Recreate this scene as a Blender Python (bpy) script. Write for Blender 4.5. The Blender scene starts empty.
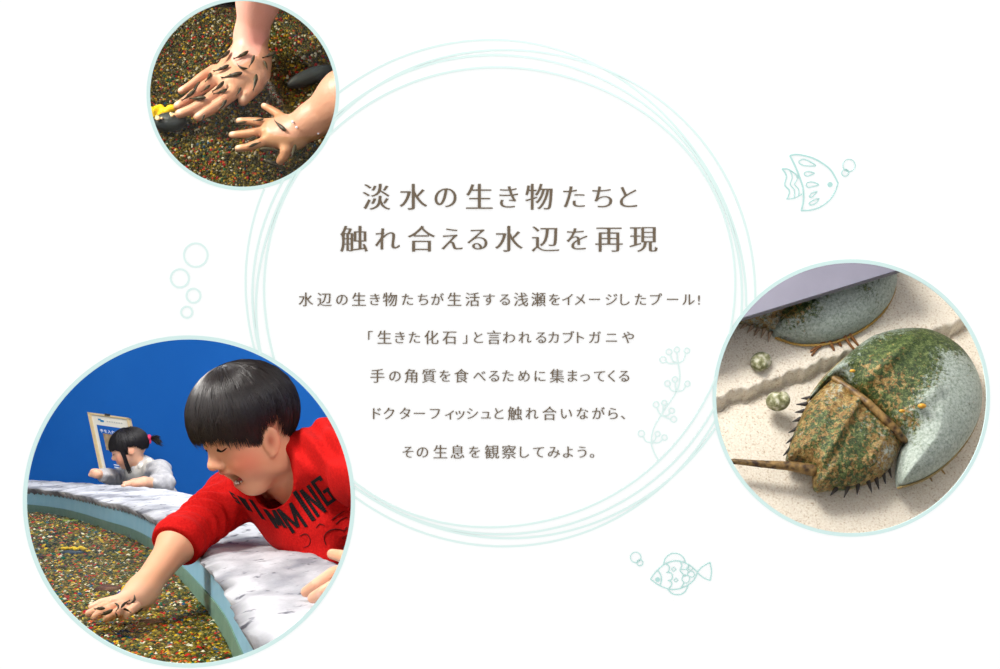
import bpy, bmesh, math, random
import numpy as np
from mathutils import Vector, Matrix, noise
from mathutils.bvhtree import BVHTree

C = bpy.context.scene.collection
F = 1150.0          # focal length in pixels of a 1000 px wide frame
HZ = 440.0          # the row of the horizon
CH = 0.745          # camera height above the floor
WY = 1.0           # front face of the white display wall
random.seed(7); rng = np.random.default_rng(7)

def P(px, py, Z):
    return Vector(((px-500)*Z/F, Z, CH-(py-HZ)*Z/F))

def hexlin(r, g, b):
    f = lambda c: (c/255/12.92) if c/255 <= .04045 else ((c/255+.055)/1.055)**2.4
    return (f(r), f(g), f(b), 1)

# ---------------------------------------------------------------- materials
def mat(name, col, rough=.6, spec=.3, metal=0, noise_scale=None, noise_cols=None, bump=0, bump_scale=200, sss=0, attr=None, detail=6, coat=0):
    m = bpy.data.materials.new(name); m.use_nodes = True
    nt = m.node_tree; b = nt.nodes['Principled BSDF']
    b.inputs['Base Color'].default_value = col
    b.inputs['Roughness'].default_value = rough
    b.inputs['Specular IOR Level'].default_value = spec
    b.inputs['Metallic'].default_value = metal
    b.inputs['Coat Weight'].default_value = coat
    if sss:
        b.inputs['Subsurface Weight'].default_value = sss
        b.inputs['Subsurface Radius'].default_value = (.012, .004, .002)
        b.inputs['Subsurface Scale'].default_value = 1
    tc = nt.nodes.new('ShaderNodeTexCoord')
    if noise_scale:
        n = nt.nodes.new('ShaderNodeTexNoise'); n.inputs['Scale'].default_value = noise_scale; n.inputs['Detail'].default_value = detail
        r = nt.nodes.new('ShaderNodeValToRGB')
        while len(r.color_ramp.elements) < len(noise_cols): r.color_ramp.elements.new(.5)
        for e, (p, c) in zip(r.color_ramp.elements, noise_cols): e.position = p; e.color = c
        nt.links.new(tc.outputs['Object'], n.inputs['Vector']); nt.links.new(n.outputs['Fac'], r.inputs['Fac'])
        nt.links.new(r.outputs['Color'], b.inputs['Base Color'])
    if attr:
        a = nt.nodes.new('ShaderNodeAttribute'); a.attribute_name = attr
        nt.links.new(a.outputs['Color'], b.inputs['Base Color'])
    if bump:
        n = nt.nodes.new('ShaderNodeTexNoise'); n.inputs['Scale'].default_value = bump_scale; n.inputs['Detail'].default_value = 5
        bp = nt.nodes.new('ShaderNodeBump'); bp.inputs['Strength'].default_value = 1; bp.inputs['Distance'].default_value = bump
        nt.links.new(tc.outputs['Object'], n.inputs['Vector']); nt.links.new(n.outputs['Fac'], bp.inputs['Height'])
        nt.links.new(bp.outputs['Normal'], b.inputs['Normal'])
    return m

# ---------------------------------------------------------------- objects
def link(name, me, m=None, parent=None, smooth=True):
    o = bpy.data.objects.new(name, me); C.objects.link(o)
    if m is not None:
        for x in (m if isinstance(m, (list, tuple)) else [m]): me.materials.append(x)
    if parent is not None: o.parent = parent
    if smooth and len(me.polygons): me.polygons.foreach_set('use_smooth', [True]*len(me.polygons))
    return o

def mesh(name, v, f, m=None, parent=None, smooth=False):
    me = bpy.data.meshes.new(name); me.from_pydata([tuple(x) for x in v], [], [tuple(int(i) for i in q) for q in f]); me.update()
    return link(name, me, m, parent, smooth)

def tag(o, label=None, cat=None, group=None, kind=None):
    if label: o['label'] = label
    if cat: o['category'] = cat
    if group: o['group'] = group
    if kind: o['kind'] = kind
    return o

def recenter(o, p):
    """move the origin of an object to the world point p and keep its shape in place"""
    p = Vector(p); o.data.transform(Matrix.Translation(-p)); o.location = p

def origin_low(o):
    n = len(o.data.vertices); a = np.empty(n*3); o.data.vertices.foreach_get('co', a); a = a.reshape(-1, 3)
    p = Vector(((a[:,0].min()+a[:,0].max())/2, (a[:,1].min()+a[:,1].max())/2, a[:,2].min())); recenter(o, p)
    for c in o.children: c.location = c.location - p
    return o

def box(name, lo, hi, m, parent=None, bevel=0):
    bm = bmesh.new(); bmesh.ops.create_cube(bm, size=1)
    for v in bm.verts: v.co = Vector([lo[i]+(v.co[i]+.5)*(hi[i]-lo[i]) for i in range(3)])
    if bevel: bmesh.ops.bevel(bm, geom=bm.edges[:], offset=bevel, segments=2, affect='EDGES')
    me = bpy.data.meshes.new(name); bm.to_mesh(me); bm.free()
    return link(name, me, m, parent, False)

def catmull(pts, n=8, closed=False):
    pts = [np.array(p, float) for p in pts]; out = []; N = len(pts)
    rngi = range(N) if closed else range(N-1)
    for i in rngi:
        g = lambda k: pts[k % N] if closed else pts[min(max(k, 0), N-1)]
        p0, p1, p2, p3 = g(i-1), g(i), g(i+1), g(i+2)
        for j in range(n):
            t = j/n
            out.append(.5*((2*p1)+(-p0+p2)*t+(2*p0-5*p1+4*p2-p3)*t*t+(-p0+3*p1-3*p2+p3)*t**3))
    if not closed: out.append(pts[-1])
    return out

# ---------------------------------------------------------------- the printed wall
M_wall = mat('white_wall_paint', (.93, .93, .93, 1), .9, .0)
k = 1/1.0
M_ring = mat('pale_mint_print', hexlin(215, 234, 230), .9, 0)
M_mint = mat('mint_print', hexlin(178, 216, 211), .9, 0)
M_frame = mat('mint_frame', hexlin(205, 229, 226), .9, 0)
M_ink = mat('brown_ink', hexlin(112, 99, 84), .9, 0)

HOLES = {'fish': (243, 94, 96.3), 'boy': (189, 501.5, 166), 'crab': (851.2, 398, 138.6)}
def in_hole(p, s=-2):
    return any((p[0]-a)**2+(p[1]-b)**2 < (r+s)**2 for a, b, r in HOLES.values())

def ribbon_geo(V, Fc, pts, w, closed, depth, d0=0.0):
    """a flat raised stroke on the wall, width w px (number or per point), as a closed prism"""
    n = len(pts); base = len(V)
    ws = w if hasattr(w, '__len__') else [w]*n
    for i in range(n):
        a = pts[(i-1) % n] if (closed or i > 0) else pts[i]
        b = pts[(i+1) % n] if (closed or i < n-1) else pts[i]
        t = np.array(b, float)-np.array(a, float); L = np.hypot(*t) or 1; nx, ny = -t[1]/L, t[0]/L
        for s in (-.5, .5):
            for d in (0, 1):
                q = P(pts[i][0]+nx*ws[i]*s, pts[i][1]+ny*ws[i]*s, WY); q.y -= (depth if d else -0.0002) + (d0 if d else 0)
                V.append(q)
    R = n if closed else n-1
    for i in range(R):
        a = base+4*i; b = base+4*((i+1) % n)
        for k0, k1 in ((0, 1), (1, 3), (3, 2), (2, 0)):
            Fc.append((a+k0, b+k0, b+k1, a+k1))
    if not closed:
        Fc.append((base, base+1, base+3, base+2)); e = base+4*(n-1); Fc.append((e, e+2, e+3, e+1))

LIFT = [0]
def stroke_obj(name, strokes, m, depth=.0006, parent=None, discs=()):
    """strokes: list of (pts, width, closed)"""
    V, Fc = [], []
    for pts, w, cl in strokes:
        LIFT[0] = (LIFT[0]+1) % 12
        ribbon_geo(V, Fc, pts, w, cl, depth, .00001*LIFT[0])
    for cx, cy, r in discs:
        base = len(V); n = 20
        for d in (0, 1):
            for i in range(n):
                q = P(cx+r*math.cos(i*2*math.pi/n), cy+r*math.sin(i*2*math.pi/n), WY); q.y -= depth if d else -.0002
                V.append(q)
        Fc.append(tuple(base+n+i for i in range(n)))
        for i in range(n): Fc.append((base+i, base+(i+1) % n, base+n+(i+1) % n, base+n+i))
    return mesh(name, V, Fc, m, parent)

def circ(cx, cy, r, n=40):
    return [(cx+r*math.cos(i*2*math.pi/n), cy+r*math.sin(i*2*math.pi/n)) for i in range(n)]

def build_wall():
    # wall plate with three round openings
    cu = bpy.data.curves.new('wall_front', 'CURVE'); cu.dimensions = '2D'; cu.fill_mode = 'BOTH'; cu.extrude = .0004
    def spl(pts):
        s = cu.splines.new('POLY'); s.points.add(len(pts)-1); s.use_cyclic_u = True
        for q, p in zip(s.points, pts): q.co = (p[0], p[1], 0, 1)
    X0, X1, Z0, Z1 = -1.8, 1.8, -CH, 1.6
    spl([(X0, Z0), (X1, Z0), (X1, Z1), (X0, Z1)])
    for cx, cy, r in HOLES.values():
        c = P(cx, cy, WY); R = (r-.7)*WY/F
        spl([(c.x+R*math.cos(a*2*math.pi/128), c.z-CH+R*math.sin(a*2*math.pi/128)) for a in range(128)])
    o = bpy.data.objects.new('tmp', cu); C.objects.link(o)
    dg = bpy.context.evaluated_depsgraph_get(); me = bpy.data.meshes.new_from_object(o.evaluated_get(dg)); bpy.data.objects.remove(o)
    me.transform(Matrix.Translation((0, WY+.0004, CH)) @ Matrix.Rotation(math.pi/2, 4, 'X'))
    me.materials.clear()
    tag(link('wall_front', me, M_wall, None, False), 'white wall with three round openings, printed lettering and pale line drawings', kind='structure')
    frames = {'fish': ('pale mint ring frame around the opening onto hands and small fish', 3.4),
              'boy': ('pale mint ring frame around the opening onto the boy at the pool', 4.0),
              'crab': ('pale mint ring frame around the opening onto the horseshoe crabs', 3.6)}
    for kx, (lab, w) in frames.items():
        cx, cy, r = HOLES[kx]
        tag(stroke_obj('round_frame', [(circ(cx, cy, r-w/2, 160), w, True)], M_frame, .0006), lab, 'frame', 'round frames on the wall')
    # four loose hand-drawn rings
    K = [
     [(500,40.6),(450,43.5),(400,57.3),(340,91),(297,136),(263,190),(249,250),(245.2,290),(249.8,335),(275,400),(310,455),(358,500),(420,532),(500,545.5),(600,526.5),(640,504),(670,479),(700,445),(735,370),(747.2,295),(739,240),(713,183),(682,134),(650.8,101.5),(620,76.9),(558,50)],
     [(500,50),(450,56),(400,75.6),(338,112),(290,190),(263,250),(255,290),(257,335),(283,405),(357,491),(420,522),(500,537),(600,522),(640,500),(691,460),(716,425),(748,355),(755.3,295),(749.5,240),(727.3,180),(692,130),(650.8,93),(620,75.5),(560,55)],
     [(500,55.3),(450,58.8),(400,75.1),(336,116),(277.5,190),(257.6,250),(252.5,290),(256,335),(280,403),(356,488),(420,520.5),(500,535),(600,511.5),(640,491.5),(676,460),(701,430),(714,409),(734,355),(741.6,295),(736.8,240),(710,180),(684,142),(650.8,108),(620,87.6),(560,64.5)],
     [(500,67.6),(450,70.8),(400,89),(333,131),(288,190),(268.6,250),(263.8,290),(268.6,335),(292,405),(356,482.5),(420,517.2),(500,527),(600,501),(640,477.6),(662.7,458),(685.5,430),(714,381),(729,340),(733.7,295),(731.4,240),(708,180),(684,149),(650.8,117.5),(600,88),(550,73)]]
    names = ['outermost of the four thin pale rings at the top of the lettering', 'thin pale ring that swings out farthest beside the round crab picture',
             'thin pale ring running third from outside above the title', 'innermost of the four thin pale rings around the lettering']
    for i, pts in enumerate(K):
        q = np.array(pts)-(500, 294); th = np.arctan2(q[:,1], q[:,0]); rr = np.hypot(q[:,0], q[:,1])
        B = lambda t: np.stack([np.ones_like(t)]+[g(k_*t) for k_ in range(1, 6) for g in (np.cos, np.sin)], -1)
        cf = np.linalg.lstsq(B(th), rr, rcond=None)[0]; tt = np.linspace(0, 2*math.pi, 361)[:-1]; rf = B(tt)@cf
        cv = [(500+a_*math.cos(b_), 294+a_*math.sin(b_)) for a_, b_ in zip(rf, tt)]
        runs, cur = [], []
        for p in cv+cv[:1]:
            if in_hole(p): 
                if len(cur) > 1: runs.append(cur)
                cur = []
            else: cur.append(p)
        if len(cur) > 1: runs.append(cur)
        tag(stroke_obj('ring_drawing', [(r, 2.0, False) for r in runs], M_ring, .0004+i*.00013), names[i], 'drawing', 'thin rings around the lettering')

    # ---- drawings
    def S(pts, ox, oy, s, w, cl=False, n=6): return ([tuple(q) for q in catmull([(ox+x*s, oy+y*s) for x, y in pts], n, cl)], w, cl)
    s, ox, oy = .1196, 770, 140
    root = bpy.data.objects.new('fish_drawing', None); C.objects.link(root)
    tag(root, 'mint line drawing of a tall triangular fish facing small bubbles', 'drawing')
    st = [S([(165,130),(230,122),(340,145),(430,190),(510,255),(568,360)],ox,oy,s,1.25), S([(568,360),(545,430),(500,500),(430,555),(350,585),(262,592)],ox,oy,s,1.05),
          S([(262,592),(280,500),(275,400),(250,320),(210,220),(165,130)],ox,oy,s,1.3)]
    stroke_obj('body_outline', st, M_mint, parent=root)
    stroke_obj('tail_outline', [S([(100,240),(150,245),(200,275),(248,322)],ox,oy,s,.9), S([(100,240),(137,300),(123,375),(160,420),(156,460),(140,495)],ox,oy,s,1.1), S([(140,495),(210,485),(270,450)],ox,oy,s,.7),
       S([(165,250),(185,310),(170,375),(205,420),(200,487)],ox,oy,s,.7), S([(215,282),(228,325),(205,370),(240,415),(238,470)],ox,oy,s,.7)], M_mint, parent=root)
    drops = [[(382,215),(330,180),(275,162),(240,185),(275,212),(330,218)], [(370,278),(330,266),(293,270),(288,290),(310,303),(340,294)], [(407,375),(360,353),(315,356),(303,380),(322,397),(360,390)],
             [(392,432),(350,445),(330,468),(340,482),(362,468)], [(408,490),(360,505),(330,525),(332,543),(365,540),(392,520)]]
    for d in drops: stroke_obj('scale_drop', [S(d,ox,oy,s,.8,True)], M_mint, parent=root)
    stroke_obj('eye', [], M_mint, parent=root, discs=[(770+501*s, 140+373*s, 2.5)])
    for x, y, r, l in ((660,213,52,'larger mint bubble outline beside the triangular fish drawing'), (628,275,30,'tiny mint bubble outline touching the larger one by the triangular fish')):
        tag(stroke_obj('bubble_drawing', [(circ(ox+x*s, oy+y*s, r*s), .6, True)], M_mint, .0006 if r > 40 else .0007), l, 'drawing', 'bubbles by the triangular fish')
    s, ox, oy = .1, 620, 540
    root = bpy.data.objects.new('fish_drawing', None); C.objects.link(root)
    tag(root, 'mint line drawing of a plump scaled fish with fan tail', 'drawing')
    stroke_obj('body_outline', [S([(305,390),(370,305),(450,240),(540,210),(620,218),(700,255),(775,320)],ox,oy,s,.9), S([(775,320),(745,390),(680,450),(600,485),(520,495),(440,475),(370,440),(305,390)],ox,oy,s,.9)], M_mint, parent=root)
    stroke_obj('dorsal_fin', [S([(437,240),(450,190),(490,148),(540,132),(600,146),(640,185),(655,228)],ox,oy,s,.9)], M_mint, parent=root)
    stroke_obj('belly_fin', [S([(480,492),(510,528),(560,547),(610,542),(655,510),(685,445)],ox,oy,s,.9)], M_mint, parent=root)
    stroke_obj('tail_fin', [S([(775,320),(820,270),(900,222)],ox,oy,s,.9), S([(900,222),(915,310),(903,405)],ox,oy,s,.9), S([(903,405),(840,380),(780,335)],ox,oy,s,.9)], M_mint, parent=root)
    stroke_obj('gill_line', [S([(375,300),(405,345),(415,400),(402,455)],ox,oy,s,.9)], M_mint, parent=root)
    stroke_obj('scale_line', [S([(440,240),(480,250),(495,285),(480,320),(465,325)],ox,oy,s,.8), S([(465,325),(510,330),(525,365),(510,400),(480,405)],ox,oy,s,.8), S([(480,405),(512,420),(515,455),(490,480)],ox,oy,s,.8),
        S([(605,218),(618,260),(600,305),(632,345),(620,395),(638,430),(605,485)],ox,oy,s,.8)], M_mint, parent=root)
    stroke_obj('scale_line', [S([(615,295),(660,292),(690,250)],ox,oy,s,.6), S([(690,250),(690,300),(735,290)],ox,oy,s,.6), S([(632,345),(670,350),(680,310),(665,292)],ox,oy,s,.6), S([(680,330),(720,312),(745,340),(730,372),(690,362)],ox,oy,s,.6),
        S([(640,365),(680,355),(697,385),(680,425),(640,432)],ox,oy,s,.6)], M_mint, parent=root)
    stroke_obj('spot', [S([(538,270),(562,293),(538,316),(514,293)],ox,oy,s,.7,True,1)], M_mint, parent=root)
    stroke_obj('spot', [S([(560,380),(582,402),(560,422),(537,402)],ox,oy,s,.7,True,1)], M_mint, parent=root)
    stroke_obj('eye', [], M_mint, parent=root, discs=[(620+376*s, 540+396*s, 2.3)])
    for x, y, r, l in ((157,174,53,'larger mint bubble outline beside the plump fish drawing'), (199,227,31,'tiny mint bubble outline touching the larger one by the plump fish')):
        tag(stroke_obj('bubble_drawing', [(circ(ox+x*s, oy+y*s, r*s), .6, True)], M_mint, .0006 if r > 40 else .0007), l, 'drawing', 'bubbles by the plump fish')
    for x, y, r, l in ((195.9,255.2,11.8,'largest pale bubble outline, topmost of the four above the boy picture'), (180,278.4,9.1,'second largest pale bubble outline in the column above the boy picture'),
                       (193.6,295.8,7.0,'third pale bubble outline down the column above the boy picture'), (186.9,312.3,5.6,'smallest pale bubble outline, lowest of the column above the boy picture')):
        tag(stroke_obj('bubble_drawing', [(circ(x, y, r), 1.8, True)], M_ring), l, 'drawing', 'bubble column')
    s, ox, oy = .2093, 620, 335
    root = bpy.data.objects.new('plant_drawing', None); C.objects.link(root)
    tag(root, 'pale mint line drawing of a sprig with round buds beside the text', 'drawing')
    stroke_obj('stem', [S([(278,135),(286,200),(270,270),(195,385),(158,455),(152,530),(182,598)],ox,oy,s,1.3)], M_ring, parent=root)
    br = [((278,135),[(205,118,15),(234,81,14),(272,70,13),(320,75,13)]), ((270,270),[(227,232,14),(262,212,13),(322,233,13)]),
          ((198,385),[(172,332,14),(211,324,12),(248,362,13),(257,403,14)]), ((152,515),[(102,471,15),(180,473,12),(213,490,13)])]
    for j, (b, buds) in enumerate(br):
        tw = []
        for x, y, r in buds:
            mx, my = (x*.55+b[0]*.45), (y*.35+b[1]*.65+ (8 if abs(x-b[0]) > 30 else 0))
            d = np.array((mx-x, my-y)); d = d/np.hypot(*d)
            tw.append(S([b, (mx, my), (x+d[0]*r, y+d[1]*r)], ox, oy, s, 1.2))
            stroke_obj('bud', [(circ(ox+x*s, oy+y*s, r*s, 20), 1.1, True)], M_ring, parent=root)
        stroke_obj('twig', tw, M_ring, parent=root)

# ---- lettering
def glyph_polys(ch):
    """outlines of one character from the built-in font, as polylines in em units"""
    cu = bpy.data.curves.new('t', 'FONT'); cu.body = ch; cu.size = 1; cu.resolution_u = 5; cu.fill_mode = 'NONE'
    o = bpy.data.objects.new('t', cu); C.objects.link(o)
    dg = bpy.context.evaluated_depsgraph_get(); me = bpy.data.meshes.new_from_object(o.evaluated_get(dg)); bpy.data.objects.remove(o)
    bm = bmesh.new(); bm.from_mesh(me); bmesh.ops.remove_doubles(bm, verts=bm.verts[:], dist=1e-5); bm.verts.ensure_lookup_table()
    seen, loops = set(), []
    for v in bm.verts:
        if v.index in seen or len(v.link_edges) != 2: continue
        lp, cur, prev = [], v, None
        while cur.index not in seen:
            seen.add(cur.index); lp.append(cur.co.xy.copy())
            nx = [e.other_vert(cur) for e in cur.link_edges if e.other_vert(cur) is not prev]
            prev, cur = cur, (nx[0] if nx else cur)
        if len(lp) > 2: loops.append(np.array(lp))
    bm.free(); return loops

def area2(p): x, y = p[:,0], p[:,1]; return .5*np.sum(x*np.roll(y,-1)-np.roll(x,-1)*y)
def inside(pt, poly):
    x, y = pt; c = False; n = len(poly)
    for i in range(n):
        x1, y1 = poly[i]; x2, y2 = poly[(i+1) % n]
        if (y1 > y) != (y2 > y) and x < (x2-x1)*(y-y1)/(y2-y1)+x1: c = not c
    return c

def styled(ch, ax, ay, lean=0):
    """brush-like contrast: uprights thicker (ax), level strokes thinner (ay); em units"""
    lo = glyph_polys(ch); out = []
    for i, p in enumerate(lo):
        depth = sum(inside(p[0], q) for j, q in enumerate(lo) if j != i)
        a = area2(p)
        if (a < 0) != (depth % 2 == 1): p = p[::-1]
        # even resample of long edges
        q = []
        for k2 in range(len(p)):
            A, B = p[k2], p[(k2+1) % len(p)]; m = max(1, int(np.hypot(*(B-A))/.06))
            for t in range(m): q.append(A+(B-A)*t/m)
        q = np.array(q); t1 = q-np.roll(q, 1, 0); t2 = np.roll(q, -1, 0)-q
        t1 /= np.maximum(np.linalg.norm(t1, axis=1), 1e-9)[:,None]; t2 /= np.maximum(np.linalg.norm(t2, axis=1), 1e-9)[:,None]
        n1 = np.c_[t1[:,1], -t1[:,0]]; n2 = np.c_[t2[:,1], -t2[:,0]]
        # offset at a corner: take the larger component of either side
        nx = np.where(np.abs(n1[:,0]) > np.abs(n2[:,0]), n1[:,0], n2[:,0]); ny = np.where(np.abs(n1[:,1]) > np.abs(n2[:,1]), n1[:,1], n2[:,1])
        q = q+np.c_[nx*ax, ny*ay]
        out.append(q)
    return out

GL = {}
def text_line(text, centers, cy, size, ax, ay, label, name='text_line', lift=.0006, cat='lettering', grp='lines of lettering'):
    cu = bpy.data.curves.new('t', 'CURVE'); cu.dimensions = '2D'; cu.fill_mode = 'BOTH'; cu.extrude = .0004
    for ch, cx in zip(text, centers):
        if ch == ' ': continue
        key = (ch, ax, ay)
        if key not in GL: GL[key] = styled(ch, ax, ay)
        polys = GL[key]; ks = 1 if '一' <= ch <= '鿿' else .9; A = np.concatenate(polys); mid = (A[:,0].min()+A[:,0].max())/2
        for p in polys:
            s = cu.splines.new('POLY'); s.points.add(len(p)-1); s.use_cyclic_u = True
            for q, (x, y) in zip(s.points, p):
                # em (baseline 0, ideographic centre .36) to the wall
                w = P(cx+(x-mid)*size*ks, cy-((y-.365)*ks-.01)*size, WY); q.co = (w.x, w.z-CH, 0, 1)
    o = bpy.data.objects.new('tmp', cu); C.objects.link(o)
    dg = bpy.context.evaluated_depsgraph_get(); me = bpy.data.meshes.new_from_object(o.evaluated_get(dg)); bpy.data.objects.remove(o)
    me.transform(Matrix.Translation((0, WY-.0003, CH)) @ Matrix.Rotation(math.pi/2, 4, 'X'))
    me.materials.clear()
    return tag(link(name, me, M_ink, None, False), label, cat, grp)

def build_text():
    L = [
     ('淡水の生き物たちと', [376.6,413.5,445.6,479.4,508.8,539.0,574.0,602.3,628.5], 197, 29, .012, -.016, 'upper line of the two large brown title lines'),
     ('触れ合える水辺を再現', [354,387.5,421.5,452,477.5,509,545.5,577,609,643.5], 239, 29, .012, -.016, 'lower line of the two large brown title lines'),
     ('水辺の生き物たちが生活する浅瀬をイメージしたプール!', None, 299.5, 15.2, .006, -.010, 'longest small brown line of text, directly under the title'),
     ('「生きた化石」と言われるカブトガニや', None, 337.5, 15.2, .006, -.010, 'small brown line of text that opens with a corner bracket'),
     ('手の角質を食べるために集まってくる', None, 376, 15.2, .006, -.010, 'middle one of the five small brown lines of text'),
     ('ドクターフィッシュと触れ合いながら、', None, 413.5, 15.2, .006, -.010, 'small brown line of text ending in a comma mark'),
     ('その生息を観察してみよう。', None, 452, 15.2, .006, -.010, 'shortest and lowest small brown line, ending in a round full stop')]
    # ink-centre columns of the small lines, read off the wall
    c3 = [306,324.5,342,359,375,390,407.5,423,437.5,454.5,472.5,489,504.8,521,538.5,554.5,567.5,580,594.5,611.5,625,640.5,656,672.5,688.5,699]
    c4 = [370.5,384.5,400,414.5,431.5,449.5,465,478.5,494,509,525,541,553.5,568.5,580.5,595,611.5,628]
    c5 = [377.5,395,411,429,445,461.5,479.5,494,508,524,540,557,572.5,585,599.5,611.5,624]
    c6 = [377,389,405,419.5,435,449.5,460,472.5,486,499,515,532,549.5,566.5,582.5,598.5,613,623]
    c7 = [408,422.5,440.5,457.5,474.5,492,509,524.5,538.5,554,568,582,592]
    for (t, c, cy, sz, ax, ay, lab), cc in zip(L, [None, None, c3, c4, c5, c6, c7]):
        c = c or cc
        assert len(c) == len(t), (t, len(t), len(c))
        text_line(t, c, cy, sz, ax, ay, lab)
# ---------------------------------------------------------------- smooth solid modelling (distance fields -> one continuous mesh)
def V3(*a): return np.array(a if len(a) == 3 else a[0], float)
def smin(a, b, k):
    h = np.maximum(k-np.abs(a-b), 0)/k
    return np.minimum(a, b)-h*h*k*.25
def smax(a, b, k): return -smin(-a, -b, k)
def cone(a, b, r1, r2):
    a, b = V3(a), V3(b); ba = b-a; L = ba@ba or 1e-9
    def f(p):
        t = np.clip((p-a)@ba/L, 0, 1)
        return np.linalg.norm(p-a-t[:,None]*ba, axis=1)-(r1+t*(r2-r1))
    return f
def ell(c, r, R=None):
    c, r = V3(c), V3(r); R = None if R is None else np.array(R)
    def f(p):
        q = p-c
        if R is not None: q = q@R
        k0 = np.linalg.norm(q/r, axis=1); k1 = np.linalg.norm(q/(r*r), axis=1)
        return np.where(k1 < 1e-9, -r.min(), k0*(k0-1)/np.maximum(k1, 1e-9))
    return f
def rbox(c, h, R, rad):
    c, h = V3(c), V3(h)-rad; R = np.array(R)
    def f(p):
        q = np.abs((p-c)@R)-h
        return np.linalg.norm(np.maximum(q, 0), axis=1)+np.minimum(q.max(1), 0)-rad
    return f
def chain(pts, rad):
    return [cone(pts[i], pts[i+1], rad[i], rad[i+1]) for i in range(len(pts)-1)]
def union(fs, k):
    def f(p):
        d = fs[0](p)
        for g in fs[1:]: d = smin(d, g(p), k)
        return d
    return f
def frame(x, up=(0, 0, 1)):
    """rotation matrix whose columns are x, y, z with x given and z near up"""
    x = V3(x); x = x/np.linalg.norm(x); y = np.cross(V3(up), x); y /= np.linalg.norm(y); return np.c_[x, y, np.cross(x, y)]

def sdf_mesh(name, f, lo, hi, h, m=None, parent=None, B=12):
    lo, hi = V3(lo), V3(hi); n = (np.ceil((hi-lo)/h/B).astype(int))*B+1
    nb = (n-1)//B
    D = np.empty(n, np.float32)
    ci = np.stack(np.meshgrid(*[np.arange(q) for q in nb], indexing='ij'), -1).reshape(-1, 3)
    cd = f(lo+(ci*B+B/2)*h)
    act = np.abs(cd) < h*B*1.35
    for (i, j, k), d in zip(ci[~act], cd[~act]): D[i*B:i*B+B+1, j*B:j*B+B+1, k*B:k*B+B+1] = 1 if d > 0 else -1
    g = np.stack(np.meshgrid(*[np.arange(B+1)]*3, indexing='ij'), -1).reshape(-1, 3)
    A = ci[act]
    for s in range(0, len(A), 120):
        a = A[s:s+120]; p = lo+(a[:,None,:]*B+g[None])*h
        d = f(p.reshape(-1, 3)).reshape(len(a), B+1, B+1, B+1)
        for (i, j, k), q in zip(a, d): D[i*B:i*B+B+1, j*B:j*B+B+1, k*B:k*B+B+1] = q
    S = D < 0
    cnt = np.zeros(n-1, np.int8)
    for x in (0, 1):
        for y in (0, 1):
            for z in (0, 1): cnt += S[x:n[0]-1+x, y:n[1]-1+y, z:n[2]-1+z]
    cells = np.argwhere((cnt > 0) & (cnt < 8))
    idx = np.full(n-1, -1, np.int32); idx[tuple(cells.T)] = np.arange(len(cells))
    acc = np.zeros((len(cells), 3)); w = np.zeros(len(cells))
    off = [(x, y, z) for x in (0, 1) for y in (0, 1) for z in (0, 1)]
    for a in off:
        for ax in range(3):
            if a[ax]: continue
            b = list(a); b[ax] = 1
            da = D[cells[:,0]+a[0], cells[:,1]+a[1], cells[:,2]+a[2]]; db = D[cells[:,0]+b[0], cells[:,1]+b[1], cells[:,2]+b[2]]
            c = (da < 0) != (db < 0)
            t = np.where(c, da/np.where(c, da-db, 1), 0)
            pt = np.tile(np.array(a, float), (len(cells), 1)); pt[:,ax] += t
            acc[c] += pt[c]; w[c] += 1
    v = lo+(cells+acc/w[:,None])*h
    F4 = []
    for ax in range(3):
        u, q = (ax+1) % 3, (ax+2) % 3
        sl0 = [slice(None)]*3; sl1 = [slice(None)]*3; sl0[ax] = slice(0, -1); sl1[ax] = slice(1, None)
        e = np.argwhere(S[tuple(sl0)] != S[tuple(sl1)])
        e = e[(e[:,u] > 0) & (e[:,q] > 0) & (e[:,u] < n[u]-1) & (e[:,q] < n[q]-1)]
        ins = S[tuple(e.T)]
        def at(du, dq):
            c = e.copy(); c[:,u] += du; c[:,q] += dq; return idx[tuple(c.T)]
        qd = np.c_[at(-1,-1), at(0,-1), at(0,0), at(-1,0)]
        qd[~ins] = qd[~ins][:,::-1]
        F4.append(qd[(qd >= 0).all(1)])
    F4 = np.concatenate(F4)
    me = bpy.data.meshes.new(name)
    me.vertices.add(len(v)); me.vertices.foreach_set('co', v.astype(np.float32).ravel())
    me.loops.add(len(F4)*4); me.loops.foreach_set('vertex_index', F4.astype(np.int32).ravel())
    me.polygons.add(len(F4)); me.polygons.foreach_set('loop_start', np.arange(len(F4), dtype=np.int32)*4)
    me.update(calc_edges=True)
    return link(name, me, m, parent, True)

def co_of(o):
    a = np.empty(len(o.data.vertices)*3); o.data.vertices.foreach_get('co', a); return a.reshape(-1, 3)
def paint(o, base, spots, attr='tint'):
    """base colour of a surface, then soft-edged patches (centre, radius, colour, strength)"""
    p = co_of(o); c = np.tile(np.array(base[:3]), (len(p), 1))
    for s in spots:
        ctr, r, col, st = s[:4]
        q = (p-V3(ctr))/np.array(r if hasattr(r, '__len__') else [r]*3)
        w = (st*np.exp(-(q**2).sum(1)))[:,None]
        if len(s) > 4: w = np.clip(w*s[4], 0, 1)
        c = c*(1-w)+np.array(col[:3])*w
    a = o.data.color_attributes.new(attr, 'FLOAT_COLOR', 'POINT')
    a.data.foreach_set('color', np.c_[c, np.ones(len(c))].astype(np.float32).ravel())
def ico(sub=1):
    bm = bmesh.new(); bmesh.ops.create_icosphere(bm, subdivisions=sub, radius=1)
    v = np.array([x.co[:] for x in bm.verts]); f = np.array([[x.index for x in q.verts] for q in bm.faces]); bm.free(); return v, f
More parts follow.
